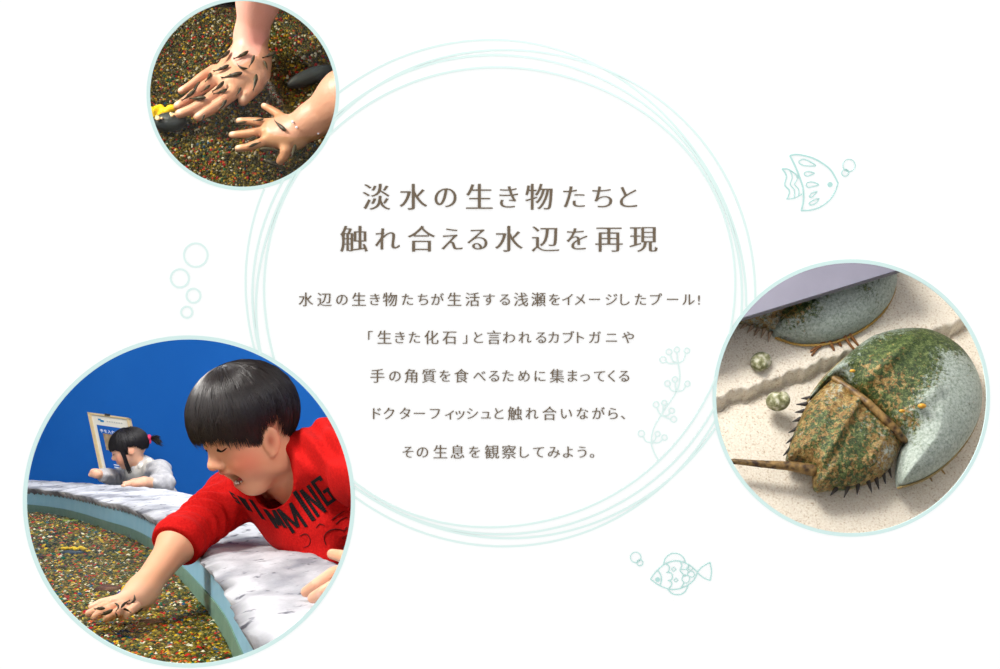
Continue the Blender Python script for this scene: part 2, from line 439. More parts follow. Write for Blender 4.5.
def tri_mesh(name, v, f, m, parent=None, smooth=True, colors=None):
    me = bpy.data.meshes.new(name); k = f.shape[1]
    me.vertices.add(len(v)); me.vertices.foreach_set('co', np.asarray(v, np.float32).ravel())
    me.loops.add(len(f)*k); me.loops.foreach_set('vertex_index', f.astype(np.int32).ravel())
    me.polygons.add(len(f)); me.polygons.foreach_set('loop_start', np.arange(len(f), dtype=np.int32)*k)
    me.update(calc_edges=True)
    if colors is not None:
        a = me.color_attributes.new('tint', 'FLOAT_COLOR', 'POINT'); a.data.foreach_set('color', np.c_[colors, np.ones(len(v))].astype(np.float32).ravel())
    return link(name, me, m, parent, smooth)

PEB_OLD = [((92,80,38),.30), ((150,132,70),.2), ((60,58,30),.16), ((196,178,130),.1), ((222,214,196),.07), ((196,160,30),.06), ((150,28,24),.05), ((30,84,70),.03), ((40,86,120),.015), ((196,96,50),.025)]
PEB = [((78,68,16),.27), ((112,98,24),.21), ((46,48,12),.20), ((150,134,60),.08), ((224,216,196),.05), ((206,166,20),.06), ((186,16,14),.06), ((16,96,64),.03), ((20,90,140),.012), ((206,92,34),.023)]
def pebbles(name, pts, rad, m, bright=1.0, sub=1, R=None):
    """loose round gravel: one small stone at each point"""
    v0, f0 = ico(sub); n = len(pts); v0j = v0
    ang = rng.random((n, 3))*6.28; s = rad[:,None]*(.7+.6*rng.random((n, 3)))
    s[:,2] *= .8
    ca, sa = np.cos(ang[:,0]), np.sin(ang[:,0])
    q = v0j[None]*s[:,None,:]
    x = q[...,0]*ca[:,None]-q[...,1]*sa[:,None]; y = q[...,0]*sa[:,None]+q[...,1]*ca[:,None]
    q = np.stack([x, y, q[...,2]], -1)
    if R is not None: q = q@np.array(R).T
    V = (q+pts[:,None,:]).reshape(-1, 3)
    Fm = (f0[None]+(np.arange(n)*len(v0))[:,None,None]).reshape(-1, 3)
    cols = np.array([hexlin(*c)[:3] for c, w in PEB]); wts = np.array([w for c, w in PEB]); ch = rng.choice(len(PEB), n, p=wts/wts.sum())
    c = cols[ch]*(.7+.6*rng.random((n, 1)))*bright
    return tri_mesh(name, V, Fm, m, colors=np.repeat(np.clip(c, 0, 1), len(v0), 0))

def hair_strands(name, curves, rad, m, parent):
    """curves: list of (n,3) arrays; each strand a thin three-sided tapering tube"""
    Vs, Fs = [], []; base = 0
    for c in curves:
        c = np.asarray(c); n = len(c); t = np.gradient(c, axis=0); t /= np.maximum(np.linalg.norm(t, axis=1), 1e-9)[:,None]
        a = np.cross(t, (0.3, .9, .2)); a /= np.maximum(np.linalg.norm(a, axis=1), 1e-9)[:,None]; b = np.cross(t, a)
        w = rad*np.sqrt(np.clip(1-(np.arange(n)/(n-1))**3, .02, 1))[:,None]
        ring = [c+w*(a*math.cos(k*2.094)+b*math.sin(k*2.094)) for k in range(3)]
        Vs.append(np.stack(ring, 1).reshape(-1, 3))
        for i in range(n-1):
            for k in range(3):
                p = base+i*3; Fs.append((p+k, p+(k+1) % 3, p+3+(k+1) % 3, p+3+k))
        base += n*3
    return tri_mesh(name, np.concatenate(Vs), np.array(Fs), m, parent)

M_skin = mat('child_skin', (1,1,1,1), .5, .35, sss=.12, attr='tint')
M_gravel = mat('gravel', (1,1,1,1), .6, .15, attr='tint')
M_fish = mat('fish_skin', hexlin(52, 44, 28), .45, .4, noise_scale=300, noise_cols=[(.35, hexlin(34,28,18)), (.7, hexlin(84,74,48))])
M_water = None
def water_mat(name, fac, rough, tint, scale, dist):
    m = bpy.data.materials.new(name); m.use_nodes = True; nt = m.node_tree; nt.nodes.clear()
    out = nt.nodes.new('ShaderNodeOutputMaterial'); mx = nt.nodes.new('ShaderNodeMixShader'); t = nt.nodes.new('ShaderNodeBsdfTransparent'); g = nt.nodes.new('ShaderNodeBsdfGlossy')
    t.inputs['Color'].default_value = tint; g.inputs['Roughness'].default_value = rough; mx.inputs['Fac'].default_value = abs(fac)
    tc = nt.nodes.new('ShaderNodeTexCoord'); n = nt.nodes.new('ShaderNodeTexNoise'); n.inputs['Scale'].default_value = scale
    b = nt.nodes.new('ShaderNodeBump'); b.inputs['Distance'].default_value = dist
    nt.links.new(tc.outputs['Object'], n.inputs['Vector']); nt.links.new(n.outputs['Fac'], b.inputs['Height']); nt.links.new(b.outputs['Normal'], g.inputs['Normal'])
    if fac < 0:
        fr = nt.nodes.new('ShaderNodeFresnel'); fr.inputs['IOR'].default_value = 1.33; p2 = nt.nodes.new('ShaderNodeMath'); p2.operation = 'MULTIPLY'; p3 = nt.nodes.new('ShaderNodeMath'); p3.operation = 'MULTIPLY'; p3.inputs[1].default_value = -fac
        nt.links.new(fr.outputs[0], p2.inputs[0]); nt.links.new(fr.outputs[0], p2.inputs[1]); nt.links.new(p2.outputs[0], p3.inputs[0]); nt.links.new(p3.outputs[0], mx.inputs['Fac'])
    nt.links.new(t.outputs[0], mx.inputs[1]); nt.links.new(g.outputs[0], mx.inputs[2]); nt.links.new(mx.outputs[0], out.inputs['Surface'])
    return m

def fish_mesh(L=.034):
    """slender little fish along +x (head at +x/2), fins and tail included"""
    n, k = 14, 8; V = []; Fc = []
    prof = [(0,.02),(.03,.35),(.08,.62),(.15,.85),(.25,1),(.35,1),(.45,.92),(.55,.78),(.65,.6),(.74,.42),(.81,.3),(.86,.26)]
    for t, r in prof:
        for j in range(k):
            a = j*2*math.pi/k
            V.append(((.5-t)*L, math.cos(a)*r*L*.098, math.sin(a)*r*L*.115))
    for i in range(len(prof)-1):
        for j in range(k): Fc.append((i*k+j, i*k+(j+1) % k, (i+1)*k+(j+1) % k, (i+1)*k+j))
    Fc.append(tuple(range(k))); Fc.append(tuple(reversed(range((len(prof)-1)*k, len(prof)*k))))
    def fin(pts, th=.006):
        b = len(V); m_ = len(pts)
        for s in (-1, 1):
            for p in pts: V.append((p[0]*L, p[1]*L+(s*th*L if p[2] is None else 0) if False else p[1]*L+s*th*L*p[3], p[2]*L+s*th*L*p[4]))
        Fc.append(tuple(b+i for i in range(m_))); Fc.append(tuple(b+m_+i for i in reversed(range(m_))))
        for i in range(m_): Fc.append((b+i, b+m_+i, b+m_+(i+1) % m_, b+(i+1) % m_))
    fin([(-.34,0,.02,1,0), (-.5,0,.085,1,0), (-.46,0,0,1,0), (-.5,0,-.085,1,0), (-.34,0,-.02,1,0)])     # tail
    fin([(.06,0,.085,1,0), (-.02,0,.14,1,0), (-.12,0,.07,1,0)]); fin([(-.08,0,-.07,1,0), (-.15,0,-.12,1,0), (-.2,0,-.05,1,0)])
    for s in (1, -1): fin([(.26,s*.06,-.01,0,1), (.17,s*.15,-.02,0,1), (.2,s*.06,-.01,0,1)])
    return V, Fc
def add_fish(head, tail, up, label, group, bend=0.0, parts=True):
    """head/tail world points"""
    h, t = V3(head), V3(tail); L = np.linalg.norm(h-t); R = frame(h-t, up)
    V, Fc = fish_mesh(L); V = np.array(V)
    x = V[:,0]/L; V[:,1] += bend*L*((x+.1)**2*2.2-.2); c = (h+t)/2
    V = V@R.T+c
    o = mesh('small_fish', V, Fc, M_fish, None, True); tag(o, label, 'fish', group); recenter(o, c); return o
# ---------------------------------------------------------------- the touch pool room
RIM_H = CH-.195; WAT = CH-.268; BED = WAT-.036
INNER = [(-2.9,5.25),(-1.95,4.77),(-1.27,3.74),(-.96,3.14),(-.70,2.49),(-.466,1.87),(-.347,1.5),(-.26,1.21),(-.213,1.07),(-.20,1.02)]
OUTER = [(-2.95,6.05),(-2.55,5.9),(-1.43,4.75),(-1.08,4.1),(-.82,3.55),(-.53,2.72),(-.33,2.05),(-.22,1.72),(-.12,1.3),(-.05,1.02)]

def build_room():
    M_blue = mat('blue_wall_paint', hexlin(28, 98, 178), .75, .1, noise_scale=1.2, noise_cols=[(.3, hexlin(24,98,184)), (.8, hexlin(34,110,196))])
    M_plain = mat('room_paint', (.75, .76, .78, 1), .9, .05)
    M_floor = mat('room_floor', (.3, .28, .26, 1), .6, .2, noise_scale=6, noise_cols=[(.3, (.25,.23,.21,1)), (.7, (.36,.33,.3,1))])
    x0, x1, y0, y1, zt = -4.6, 2.2, 1.004, 6.75, 2.7
    tag(box('wall_back', (x0, y1, 0), (x1, y1+.1, zt), M_blue), 'plain bright blue wall behind the touch pool', kind='structure')
    tag(box('wall_left', (x0-.1, y0, 0), (x0, y1, zt), M_plain), 'pale side wall of the room', kind='structure')
    tag(box('wall_right', (x1, y0, 0), (x1+.1, y1, zt), M_blue), 'blue side wall of the room', kind='structure')
    tag(box('ceiling', (x0, y0, zt), (x1, y1, zt+.1), M_plain), 'pale ceiling of the room', kind='structure')
    tag(box('floor', (x0, y0, -.1), (x1, y1, 0), M_floor), 'floor of the room', kind='structure')

def ring_interp(pts, n):
    c = np.array([tuple(q) for q in catmull(pts, 20)]); s = np.r_[0, np.cumsum(np.linalg.norm(np.diff(c, axis=0), axis=1))]
    t = np.linspace(0, s[-1], n); return np.c_[np.interp(t, s, c[:,0]), np.interp(t, s, c[:,1])]

def fbm(x, y, sc, seed=0, oct=4):
    """cheap smooth value noise, vectorised"""
    r = np.random.default_rng(seed); G = r.random((64, 64)); out = 0; amp = 1; tot = 0
    for o in range(oct):
        u, v = x*sc*2**o+o*7.3, y*sc*2**o+o*3.1; i, j = np.floor(u).astype(int), np.floor(v).astype(int); fu, fv = u-i, v-j
        fu = fu*fu*(3-2*fu); fv = fv*fv*(3-2*fv)
        g = lambda a, b: G[a % 64, b % 64]
        out = out+amp*((g(i,j)*(1-fu)+g(i+1,j)*fu)*(1-fv)+(g(i,j+1)*(1-fu)+g(i+1,j+1)*fu)*fv); tot += amp; amp *= .5
    return out/tot

def build_pool():
    M_rock = mat('pale_rock', hexlin(206,206,210), .85, .15, bump=.002, bump_scale=120)
    nt = M_rock.node_tree; b = nt.nodes['Principled BSDF']
    tc = nt.nodes.new('ShaderNodeTexCoord')
    def ramp(scale, det, p0, c0, p1, c1, dist=0):
        n = nt.nodes.new('ShaderNodeTexNoise'); n.inputs['Scale'].default_value = scale; n.inputs['Detail'].default_value = det; n.inputs['Distortion'].default_value = dist
        r = nt.nodes.new('ShaderNodeValToRGB'); r.color_ramp.elements[0].position = p0; r.color_ramp.elements[0].color = c0; r.color_ramp.elements[1].position = p1; r.color_ramp.elements[1].color = c1
        mp = nt.nodes.new('ShaderNodeMapping'); mp.inputs['Scale'].default_value = (1,.4,1); nt.links.new(tc.outputs['Object'], mp.inputs['Vector']); nt.links.new(mp.outputs[0], n.inputs['Vector']); nt.links.new(n.outputs['Fac'], r.inputs['Fac']); return r
    def mul(a, c):
        m = nt.nodes.new('ShaderNodeMix'); m.data_type = 'RGBA'; m.blend_type = 'MULTIPLY'; m.inputs['Factor'].default_value = 1
        nt.links.new(a, m.inputs['A']); nt.links.new(c, m.inputs['B']); return m.outputs['Result']
    r1 = ramp(9, 6, .36, hexlin(140,142,150), .56, hexlin(206,207,212)); r2 = ramp(45, 3, .30, hexlin(130,130,140), .40, (1,1,1,1)); r3 = ramp(4, 8, .49, (1,1,1,1), .5, (1,1,1,1))
    at = nt.nodes.new('ShaderNodeAttribute'); at.attribute_name = 'tint'
    nt.links.new(mul(mul(r1.outputs[0], r2.outputs[0]), at.outputs['Color']), b.inputs['Base Color'])
    n = 620; A = ring_interp(INNER, n); O = ring_interp(OUTER, n)
    # match stations by depth so cross-sections run straight across
    m = 34; V = []; Cc = []
    for i in range(n):
        y = A[i,1]
        for j in range(m):
            t = j/(m-1); p = A[i]*(1-t)+O[i]*t
            V.append((p[0], p[1], 0))
    V = np.array(V); J = np.tile(np.arange(m)/(m-1), n)
    V[:,2] = RIM_H+.006*(fbm(V[:,0], V[:,1]*.5, 9, 3)-.5)*2+.003*(fbm(V[:,0], V[:,1]*.5, 30, 5)-.5)*2
    edge = np.minimum(J, 1-J)
    V[:,2] -= .007*np.exp(-(edge/.05)**2)
    jag = (fbm(V[:,0], V[:,1]*.6, 22, 9, 2)-.5)*.035+(fbm(V[:,0], V[:,1]*.6, 9, 19)-.5)*.05
    T_ = np.gradient(A, axis=0); T_ /= np.linalg.norm(T_, axis=1)[:,None]; NN = np.c_[-T_[:,1], T_[:,0]]
    if NN[n//2,0] > 0: NN = -NN
    NN = np.repeat(NN, m, 0); sh_ = (.012+np.clip(jag, -.02, .03)*.5)*np.exp(-(J/.10)**2)
    V[:,:2] += NN*sh_[:,None]
    # underside lip: drop skirt at both edges
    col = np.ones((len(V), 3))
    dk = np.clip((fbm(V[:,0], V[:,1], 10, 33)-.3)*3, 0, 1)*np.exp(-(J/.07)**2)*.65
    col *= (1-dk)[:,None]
    Fc = []
    for i in range(n-1):
        for j in range(m-1):
            a = i*m+j; Fc.append((a, a+1, a+m+1, a+m))
    # skirts
    V = list(map(tuple, V)); cols = list(map(tuple, col))
    for side in (0, m-1):
        b0 = len(V)
        for i in range(n):
            q = V[i*m+side]; 
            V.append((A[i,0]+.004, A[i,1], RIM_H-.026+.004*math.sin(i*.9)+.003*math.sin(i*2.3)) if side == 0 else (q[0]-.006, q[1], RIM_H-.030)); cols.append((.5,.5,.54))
        for i in range(n-1):
            a, c = i*m+side, (i+1)*m+side
            Fc.append((a, c, b0+i+1, b0+i) if side == 0 else (c, a, b0+i, b0+i+1))
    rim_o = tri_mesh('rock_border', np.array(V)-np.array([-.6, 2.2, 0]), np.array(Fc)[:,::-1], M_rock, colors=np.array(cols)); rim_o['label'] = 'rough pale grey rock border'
    # basin: light blue inner wall, outer cladding and bed
    M_basin = mat('light_blue_basin', hexlin(138,184,208), .5, .3, noise_scale=14, noise_cols=[(.3, hexlin(132,184,208)), (.7, hexlin(146,192,214))])
    M_bas2 = mat('wet_basin', hexlin(110,150,140), .5, .3, noise_scale=30, noise_cols=[(.3, hexlin(112,146,130)), (.7, hexlin(128,160,146))])
    root = bpy.data.objects.new('touch_pool', None); C.objects.link(root); root.location = (-.6, 2.2, 0)
    tag(root, 'curved light blue touch pool with rough pale rock border', 'pool'); rim_o.parent = root
    def wallstrip(name, pts, z0, z1, th, m_, off=0):
        n2 = len(pts); V, Fc = [], []
        for p in pts:
            for dx, z in ((off, z0), (off, z1), (off+th, z1), (off+th, z0)): V.append((p[0]+dx+.6, p[1]-2.2, z))
        for i in range(n2-1):
            for k2 in range(4): a = i*4; Fc.append((a+k2, a+4+k2, a+4+(k2+1) % 4, a+(k2+1) % 4))
        Fc.append((0,1,2,3)); e = 4*(n2-1); Fc.append((e+3,e+2,e+1,e))
        return mesh(name, V, Fc, m_, root, False)
    wallstrip('inner_wall', A, WAT-.001, RIM_H-.016, .03, M_basin, .008)
    wallstrip('wet_inner_wall', A, BED-.03, WAT-.0012, .03, M_bas2, .006)
    wallstrip('outer_wall', O, .0, RIM_H-.026, .03, M_basin, -.036)
    # bed and water spread left of the inner edge
    xl = -3.6
    def sheet(name, z, m_, parent, nx=120, over=.012):
        V, Fc = [], []
        for i in range(0, n, 3):
            x1 = A[i,0]+over
            for j in range(nx): V.append((xl+(x1-xl)*j/(nx-1), A[i,1], z))
        r = len(range(0, n, 3))
        for i in range(r-1):
            for j in range(nx-1): a = i*nx+j; Fc.append((a, a+1, a+nx+1, a+nx))
        return np.array(V), np.array(Fc)[:,::-1]
    M_bed = bpy.data.materials.new('gravel_bed'); M_bed.use_nodes = True; nt = M_bed.node_tree; b = nt.nodes['Principled BSDF']; b.inputs['Roughness'].default_value = .6
    tc = nt.nodes.new('ShaderNodeTexCoord'); vo = nt.nodes.new('ShaderNodeTexVoronoi'); vo.inputs['Scale'].default_value = 150
    sep = nt.nodes.new('ShaderNodeSeparateColor'); rp = nt.nodes.new('ShaderNodeValToRGB'); rp.color_ramp.interpolation = 'CONSTANT'
    acc = 0; els = rp.color_ramp.elements
    for i, (c, w) in enumerate(PEB):
        e = els[i] if i < 2 else els.new(acc); e.position = acc; e.color = hexlin(*c); acc += w
    nt.links.new(tc.outputs['Object'], vo.inputs['Vector']); nt.links.new(vo.outputs['Color'], sep.inputs['Color']); nt.links.new(sep.outputs[0], rp.inputs['Fac']); nt.links.new(rp.outputs['Color'], b.inputs['Base Color'])
    bp = nt.nodes.new('ShaderNodeBump'); bp.inputs['Distance'].default_value = .004; bp.invert = True
    nt.links.new(vo.outputs['Distance'], bp.inputs['Height']); nt.links.new(bp.outputs['Normal'], b.inputs['Normal'])
    v, f = sheet('bed', BED, None, None)
    v[:,2] += .008*(fbm(v[:,0], v[:,1], 5, 21)-.5)
    v = v-np.array([-.6, 2.2, 0])
    tri_mesh('gravel_bed', v, f, M_bed, root)
    v, f = sheet('water', WAT, None, None, over=.02)
    M_w = water_mat('pool_water', -.42, .05, (.93,.96,.90,1), 9, .01)
    tag(tri_mesh('pool_water', v, f, M_w), 'clear shallow water over the coloured gravel', 'water', kind='stuff')
    # loose gravel, denser where it is near
    pts = []
    def xin(y): return np.interp(y, A[::-1,1], A[::-1,0])
    def scatter(y0, y1, px0, px1, cnt, r0):
        y = y0+(y1-y0)*rng.random(cnt); lo = (px0-500)*y/F; hi = np.minimum((px1-500)*y/F, xin(y)+.004)
        ok = hi > lo; y, lo, hi = y[ok], lo[ok], hi[ok]
        x = lo+(hi-lo)*rng.random(len(y)); z = BED+.008*(fbm(x, y, 5, 21)-.5)+r0*.3
        return np.c_[x, y, z], r0*(.6+.8*rng.random(len(y)))
    a1, r1_ = scatter(1.3, 2.0, -20, 330, 17000, .0038); a2, r2_ = scatter(2.0, 2.9, -20, 330, 17000, .0045); a3, r3_ = scatter(2.9, 4.7, -40, 260, 12000, .007)
    g = pebbles('gravel', np.concatenate([a1, a2, a3]), np.concatenate([r1_, r2_, r3_]), M_gravel)
    tag(g, 'multicoloured gravel covering the touch pool bed', 'gravel', kind='stuff')

def on_bed(px, py, dz=0):
    """world point of the pool bed seen at this pixel"""
    Z = (CH-(BED+dz))*F/(py-HZ); return P(px, py, Z)
def on_water(px, py, dz=0):
    Z = (CH-(WAT+dz))*F/(py-HZ); return P(px, py, Z)
def on_rim(px, py, dz=0):
    Z = (CH-(RIM_H+dz))*F/(py-HZ); return P(px, py, Z)

# ---------------------------------------------------------------- the boy
def build_boy():
    HO = V3(P(245, 434, 2.0)); p_, y_ = math.radians(27), math.radians(38)
    Fw = V3(-math.cos(p_)*math.cos(y_), -math.cos(p_)*math.sin(y_), -math.sin(p_)); Lf = V3(math.sin(y_), -math.cos(y_), 0); Up = np.cross(Fw, Lf)
    R = np.c_[Fw, Lf, Up]
    W = lambda x, y, z: HO+R@V3(x, y, z)
    def loc(f):
        return lambda p: f((p-HO)@R)
    sk = ell((-.022,0,.035), (.080,.072,.075))
    WF = lambda x, y, z: W(x-.018-.12*min(max(-(z+.03), 0), .06), y, z)
    def head(p):
        P0 = p; p = p+np.c_[.018+.12*np.clip(-(p[:,2]+.03), 0, .06), np.zeros(len(p)), np.zeros(len(p))]
        d = sk(P0)
        d = smin(d, ell((.02,0,-.02), (.060,.060,.070))(p), .03)
        d = smin(d, ell((.045,0,.028), (.040,.050,.040))(p), .025)      # forehead
        d = smin(d, ell((.048,0,-.084), (.024,.024,.020))(p), .04)     # chin
        for s in (-1, 1):
            d = smin(d, ell((.050,s*.034,-.034), (.026,.026,.028))(p), .025)   # cheek
            d = smin(d, ell((.0,s*.048,-.055), (.030,.014,.024))(p), .03)    # jaw corner
            d = smax(d, -ell((.090,s*.030,.010), (.012,.017,.008))(p), .012)      # socket
            d = smin(d, ell((.0735,s*.030,.006), (.010,.0145,.0095))(p), .004)     # lid
        d = smin(d, cone((.080,0,.008), (.0955,0,-.020), .006, .0085)(p), .014)
        d = smin(d, ell((.093,0,-.023), (.010,.011,.008))(p), .006)
        for s in (-1, 1): d = smin(d, ell((.087,s*.0105,-.026), (.008,.0065,.0065))(p), .004)
        for s in (-1, 1): d = smax(d, -ell((.092,s*.006,-.0325), (.004,.003,.004))(p), .003)
        d = smin(d, ell((.080,0,-.042), (.010,.021,.0065))(p), .008)       # upper lip
        d = smin(d, ell((.068,0,-.074), (.010,.017,.0065))(p), .008)      # lower lip
        d = smax(d, -ell((.076,0,-.0575), (.026,.0235,.0135))(p), .004)       # open mouth
        p = P0
        for s in (-1, 1):
            Re = frame((.35, s*1, 0), (-.25,0,1))
            e = ell((-.006,s*.075,-.016), (.006,.0155,.0245), Re)(p)
            e = smin(e, ell((.0,s*.071,-.036), (.006,.008,.008))(p), .006)
            e = smax(e, -ell((-.002,s*.0835,-.012), (.0075,.0095,.017), Re)(p), .004)
            e = smin(e, ell((-.004,s*.078,-.018), (.003,.004,.010), Re)(p), .004)
            d = smin(d, e, .006)
        return d
    headw = loc(head)
    shR = V3(P(232, 497, 2.19)); shL = V3(P(335, 456, 1.98)); neckb = V3(P(298, 484, 2.07)); 
    skull_b = W(-.03, 0, -.045)
    # right arm into the water
    elb = V3(P(180, 540, 1.99)); wr = V3(P(143, 590, 1.885))
    # left arm round to the rim
    elL = V3(P(415, 500, 1.74)); wrL = V3(P(384, 556, 1.50))
    wz = lambda px, py, dz: V3(on_water(px, py, dz))
    # right hand: seen from its back, fingers towards the lower left
    pal = [wz(137, 597, .012), wz(122, 604, .006)]
    fing = [([wz(126,600,.006), wz(113,600.5,.010), wz(101,603,.004), wz(92,607,-.002)], [.0085,.0078,.0072,.006]),
            ([wz(122,603,.006), wz(108,605,.011), wz(97,610,.003), wz(89,613.5,-.003)], [.0088,.008,.0074,.0062]),
            ([wz(122,606,.006), wz(109,609,.009), wz(100,613,.002), wz(95,617,-.004)], [.0088,.0078,.0072,.006]),
            ([wz(124,609,.004), wz(116,613,.007), wz(110,617,-.001), wz(106,619,-.006)], [.0078,.007,.0064,.0055]),
            ([wz(136,606,.006), wz(129,612,.002), wz(122,617,-.004)], [.0080,.0070,.0060])]
    arm = chain([shR, elb, wr], [.036,.030,.0215])
    wrist = chain([wr, pal[0], pal[1]], [.0225,.020,.017])
    palm = [ell(wz(129,602,.004), (.034,.026,.013), frame(wz(118,607,0)-wz(137,597,0)))]
    fs = [g for pts, rr in fing for g in chain(pts, rr)]
    # left hand on the rim
    rz = lambda px, py, dz: V3(on_rim(px, py, dz+.006))
    fingL = [([rz(352,568,.030), rz(333,574,.026), rz(317,585,.016), rz(306,592,.006)], [.0095,.0088,.008,.0066]),
             ([rz(358,572,.030), rz(340,583,.026), rz(324,592,.016), rz(313,598,.006)], [.0095,.0088,.008,.0066]),
             ([rz(366,580,.030), rz(352,594,.026), rz(338,604,.014), rz(330,610,.006)], [.0095,.0088,.008,.0066]),
             ([rz(374,588,.028), rz(364,602,.022), rz(354,611,.012), rz(348,617,.006)], [.0085,.0078,.007,.006]),
             ([rz(354,560,.034), rz(341,556,.036), rz(332,554,.036)], [.0100,.0082,.0070])]
    armL = chain([shL, elL, wrL, rz(364,566,.032)], [.042,.034,.0255,.022])
    palmL = [ell(rz(358,573,.030), (.032,.026,.013), frame(rz(348,583,.02)-rz(362,560,.03)))]
    fl = [g for pts, rr in fingL for g in chain(pts, rr)]
    pel = V3(P(420, 600, 2.18)); bel = V3(P(352, 536, 2.06))
    torso = [cone(neckb, bel, .036, .070), cone(shR, shL, .030, .034), cone(bel, pel, .085, .09)]
    legs = []
    for s, dx in ((1, .0), (-1, .13)):
        hip = pel+V3(.03+dx*.4, -.06+dx, -.02); knee = V3(hip[0]+.05, hip[1]+.02, .24); an = V3(hip[0]+.10, hip[1]+.06, .05)
        legs.append((hip, knee, an))
    lg = [g for h_, k_, a_ in legs for g in chain([h_, k_, a_], [.065,.045,.03])]
    feet = [cone(a_, a_+V3(-.09,-.05,-.022), .032, .024) for h_, k_, a_ in legs]
    neck = [cone(skull_b, neckb, .037, .038)]
    U1 = union(neck+torso+arm+armL+lg+feet, .03); U2 = union(wrist+palm, .014); U3 = union(palmL, .01)
    def body(p):
        d = smin(U1(p), headw(p), .018)
        d = smin(d, U2(p), .02); d = smin(d, U3(p), .014)
        a = fs[0](p)
        for g in fs[1:]: a = np.minimum(a, g(p))
        b = fl[0](p)
        for g in fl[1:]: b = np.minimum(b, g(p))
        return smin(smin(d, a, .006), b, .006)
    o = sdf_mesh('person', body, (-.78, 1.24, 0.0), (.16, 2.38, 1.0), .0024, M_skin)
    skin = hexlin(226,168,132)
    lip = hexlin(196,98,84); bl = hexlin(222,104,78)
    red = hexlin(232,120,90)
    spots = [(WF(.058,.046,-.030), .026, bl, .8), (WF(.058,-.046,-.030), .024, bl, .5), (WF(.083,0,-.045), (.016,.016,.007), lip, .85), (WF(.070,0,-.073), (.016,.016,.008), lip, .9),
             (WF(.064,0,-.058), (.017,.015,.0115), hexlin(60,16,14), .98, 1.6), (WF(.075,.010,-.0575), (.011,.010,.009), hexlin(70,20,18), .9, 1.3), (W(-.003,.080,-.014), (.008,.008,.013), hexlin(170,76,52), .8), (WF(.093,.0,-.022), .012, hexlin(226,140,104), .4)]  # mouth and ear hollows darkened in the colour, standing in for shade
    for s in (-1, 1): spots += [(W(.089,s*.028,.004), (.002,.002,.002), skin, 0)]
    for q, _ in fing+fingL: spots.append((q[-1], .008, hexlin(244,190,160), .6))
    spots += [(rz(307,590.5,.012), (.006,.006,.005), hexlin(252,214,206), .9, 1.4), (rz(314,596.5,.012), (.006,.006,.005), hexlin(252,214,206), .9, 1.4)]
    spots += [((wz(110,607,0)), (.07,.05,.03), hexlin(250,204,176), .6), (rz(330,585,.02), (.05,.05,.04), hexlin(250,196,170), .5)]
    paint(o, skin, spots)
    tag(o, 'boy in a red long-sleeved shirt leaning over the pool rim, mouth open', 'person')
    # brows, lashes, teeth, tongue
    M_dark = mat('dark_hair_lines', hexlin(28,18,14), .6, .2)
    bv = BVHTree.FromPolygons([tuple(v.co) for v in o.data.vertices], [tuple(q.vertices) for q in o.data.polygons])
    def on_face(x, y, z, out=.0004):
        a = W(x+.06, y, z); h = bv.ray_cast(Vector(a), Vector(-Fw))
        return V3(h[0])+Fw*out if h[0] is not None else W(x, y, z)
    for s in (-1, 1):
        pts = [on_face(.09, s*(.0165+.027*t), .0010-.0030*math.sin(t*3.14)+.002*t, .0002) for t in np.linspace(0, 1, 12)]
        V_, F_ = [], []
        st = hair_strands('eyelashes', [pts, [q+W(0,0,.0012)-HO for q in pts]], .0028, M_dark, o)
        for t in ():
            pass
    M_teeth = mat('teeth', hexlin(240,232,220), .3, .5); M_tong = mat('tongue', hexlin(196,90,84), .4, .4)
    th = loc(lambda p_: (lambda p: np.minimum(np.minimum.reduce([ell((.075-.010*abs(q)**1.7/6, q*.0052, -.0685), (.002,.0025,.0026))(p) for q in (-2,-1,0,1,2)]), 9))(p_+V3(.0215,0,0)))
    c = WF(.068,0,-.056); sdf_mesh('teeth', th, c-.03, c+.03, .0012, M_teeth, o)
    tg = loc(ell((.030,0,-.066), (.018,.012,.005))); sdf_mesh('tongue', tg, c-.035, c+.035, .0015, M_tong, o)
    # hair: scalp cap and strands
    M_hair = mat('black_hair', hexlin(30,23,22), .36, .8)
    hc = V3(-.014, 0, .034); hr = V3(.096, .081, .087)
    def hairline(az):
        """lowest angle from the crown (radians), az from the face (0) to the nape (pi)"""
        a = abs(az); return np.interp(a, [0,.35,.7,.95,1.12,1.25,1.42,1.80,2.05,2.5,3.15], [1.56,1.59,1.68,1.82,2.08,2.0,1.74,1.76,2.20,2.40,2.46])
    def hp(th_, az, rr=1.0):
        return hc+hr*rr*V3(math.sin(th_)*math.cos(az), math.sin(th_)*math.sin(az), math.cos(th_))
    def capf(p):
        q = (p-hc)/hr; r = np.linalg.norm(q, axis=1); th_ = np.arccos(np.clip(q[:,2]/np.maximum(r, 1e-6), -1, 1)); az = np.abs(np.arctan2(q[:,1], q[:,0]))
        lim = hairline(az)-.06
        return smax(ell(hc, hr*.975)(p), (th_-lim)*.07, .01)
    cap = sdf_mesh('hair', loc(capf), HO-.15, HO+.15, .0025, M_hair, o)
    r2 = random.Random(5); cs = []
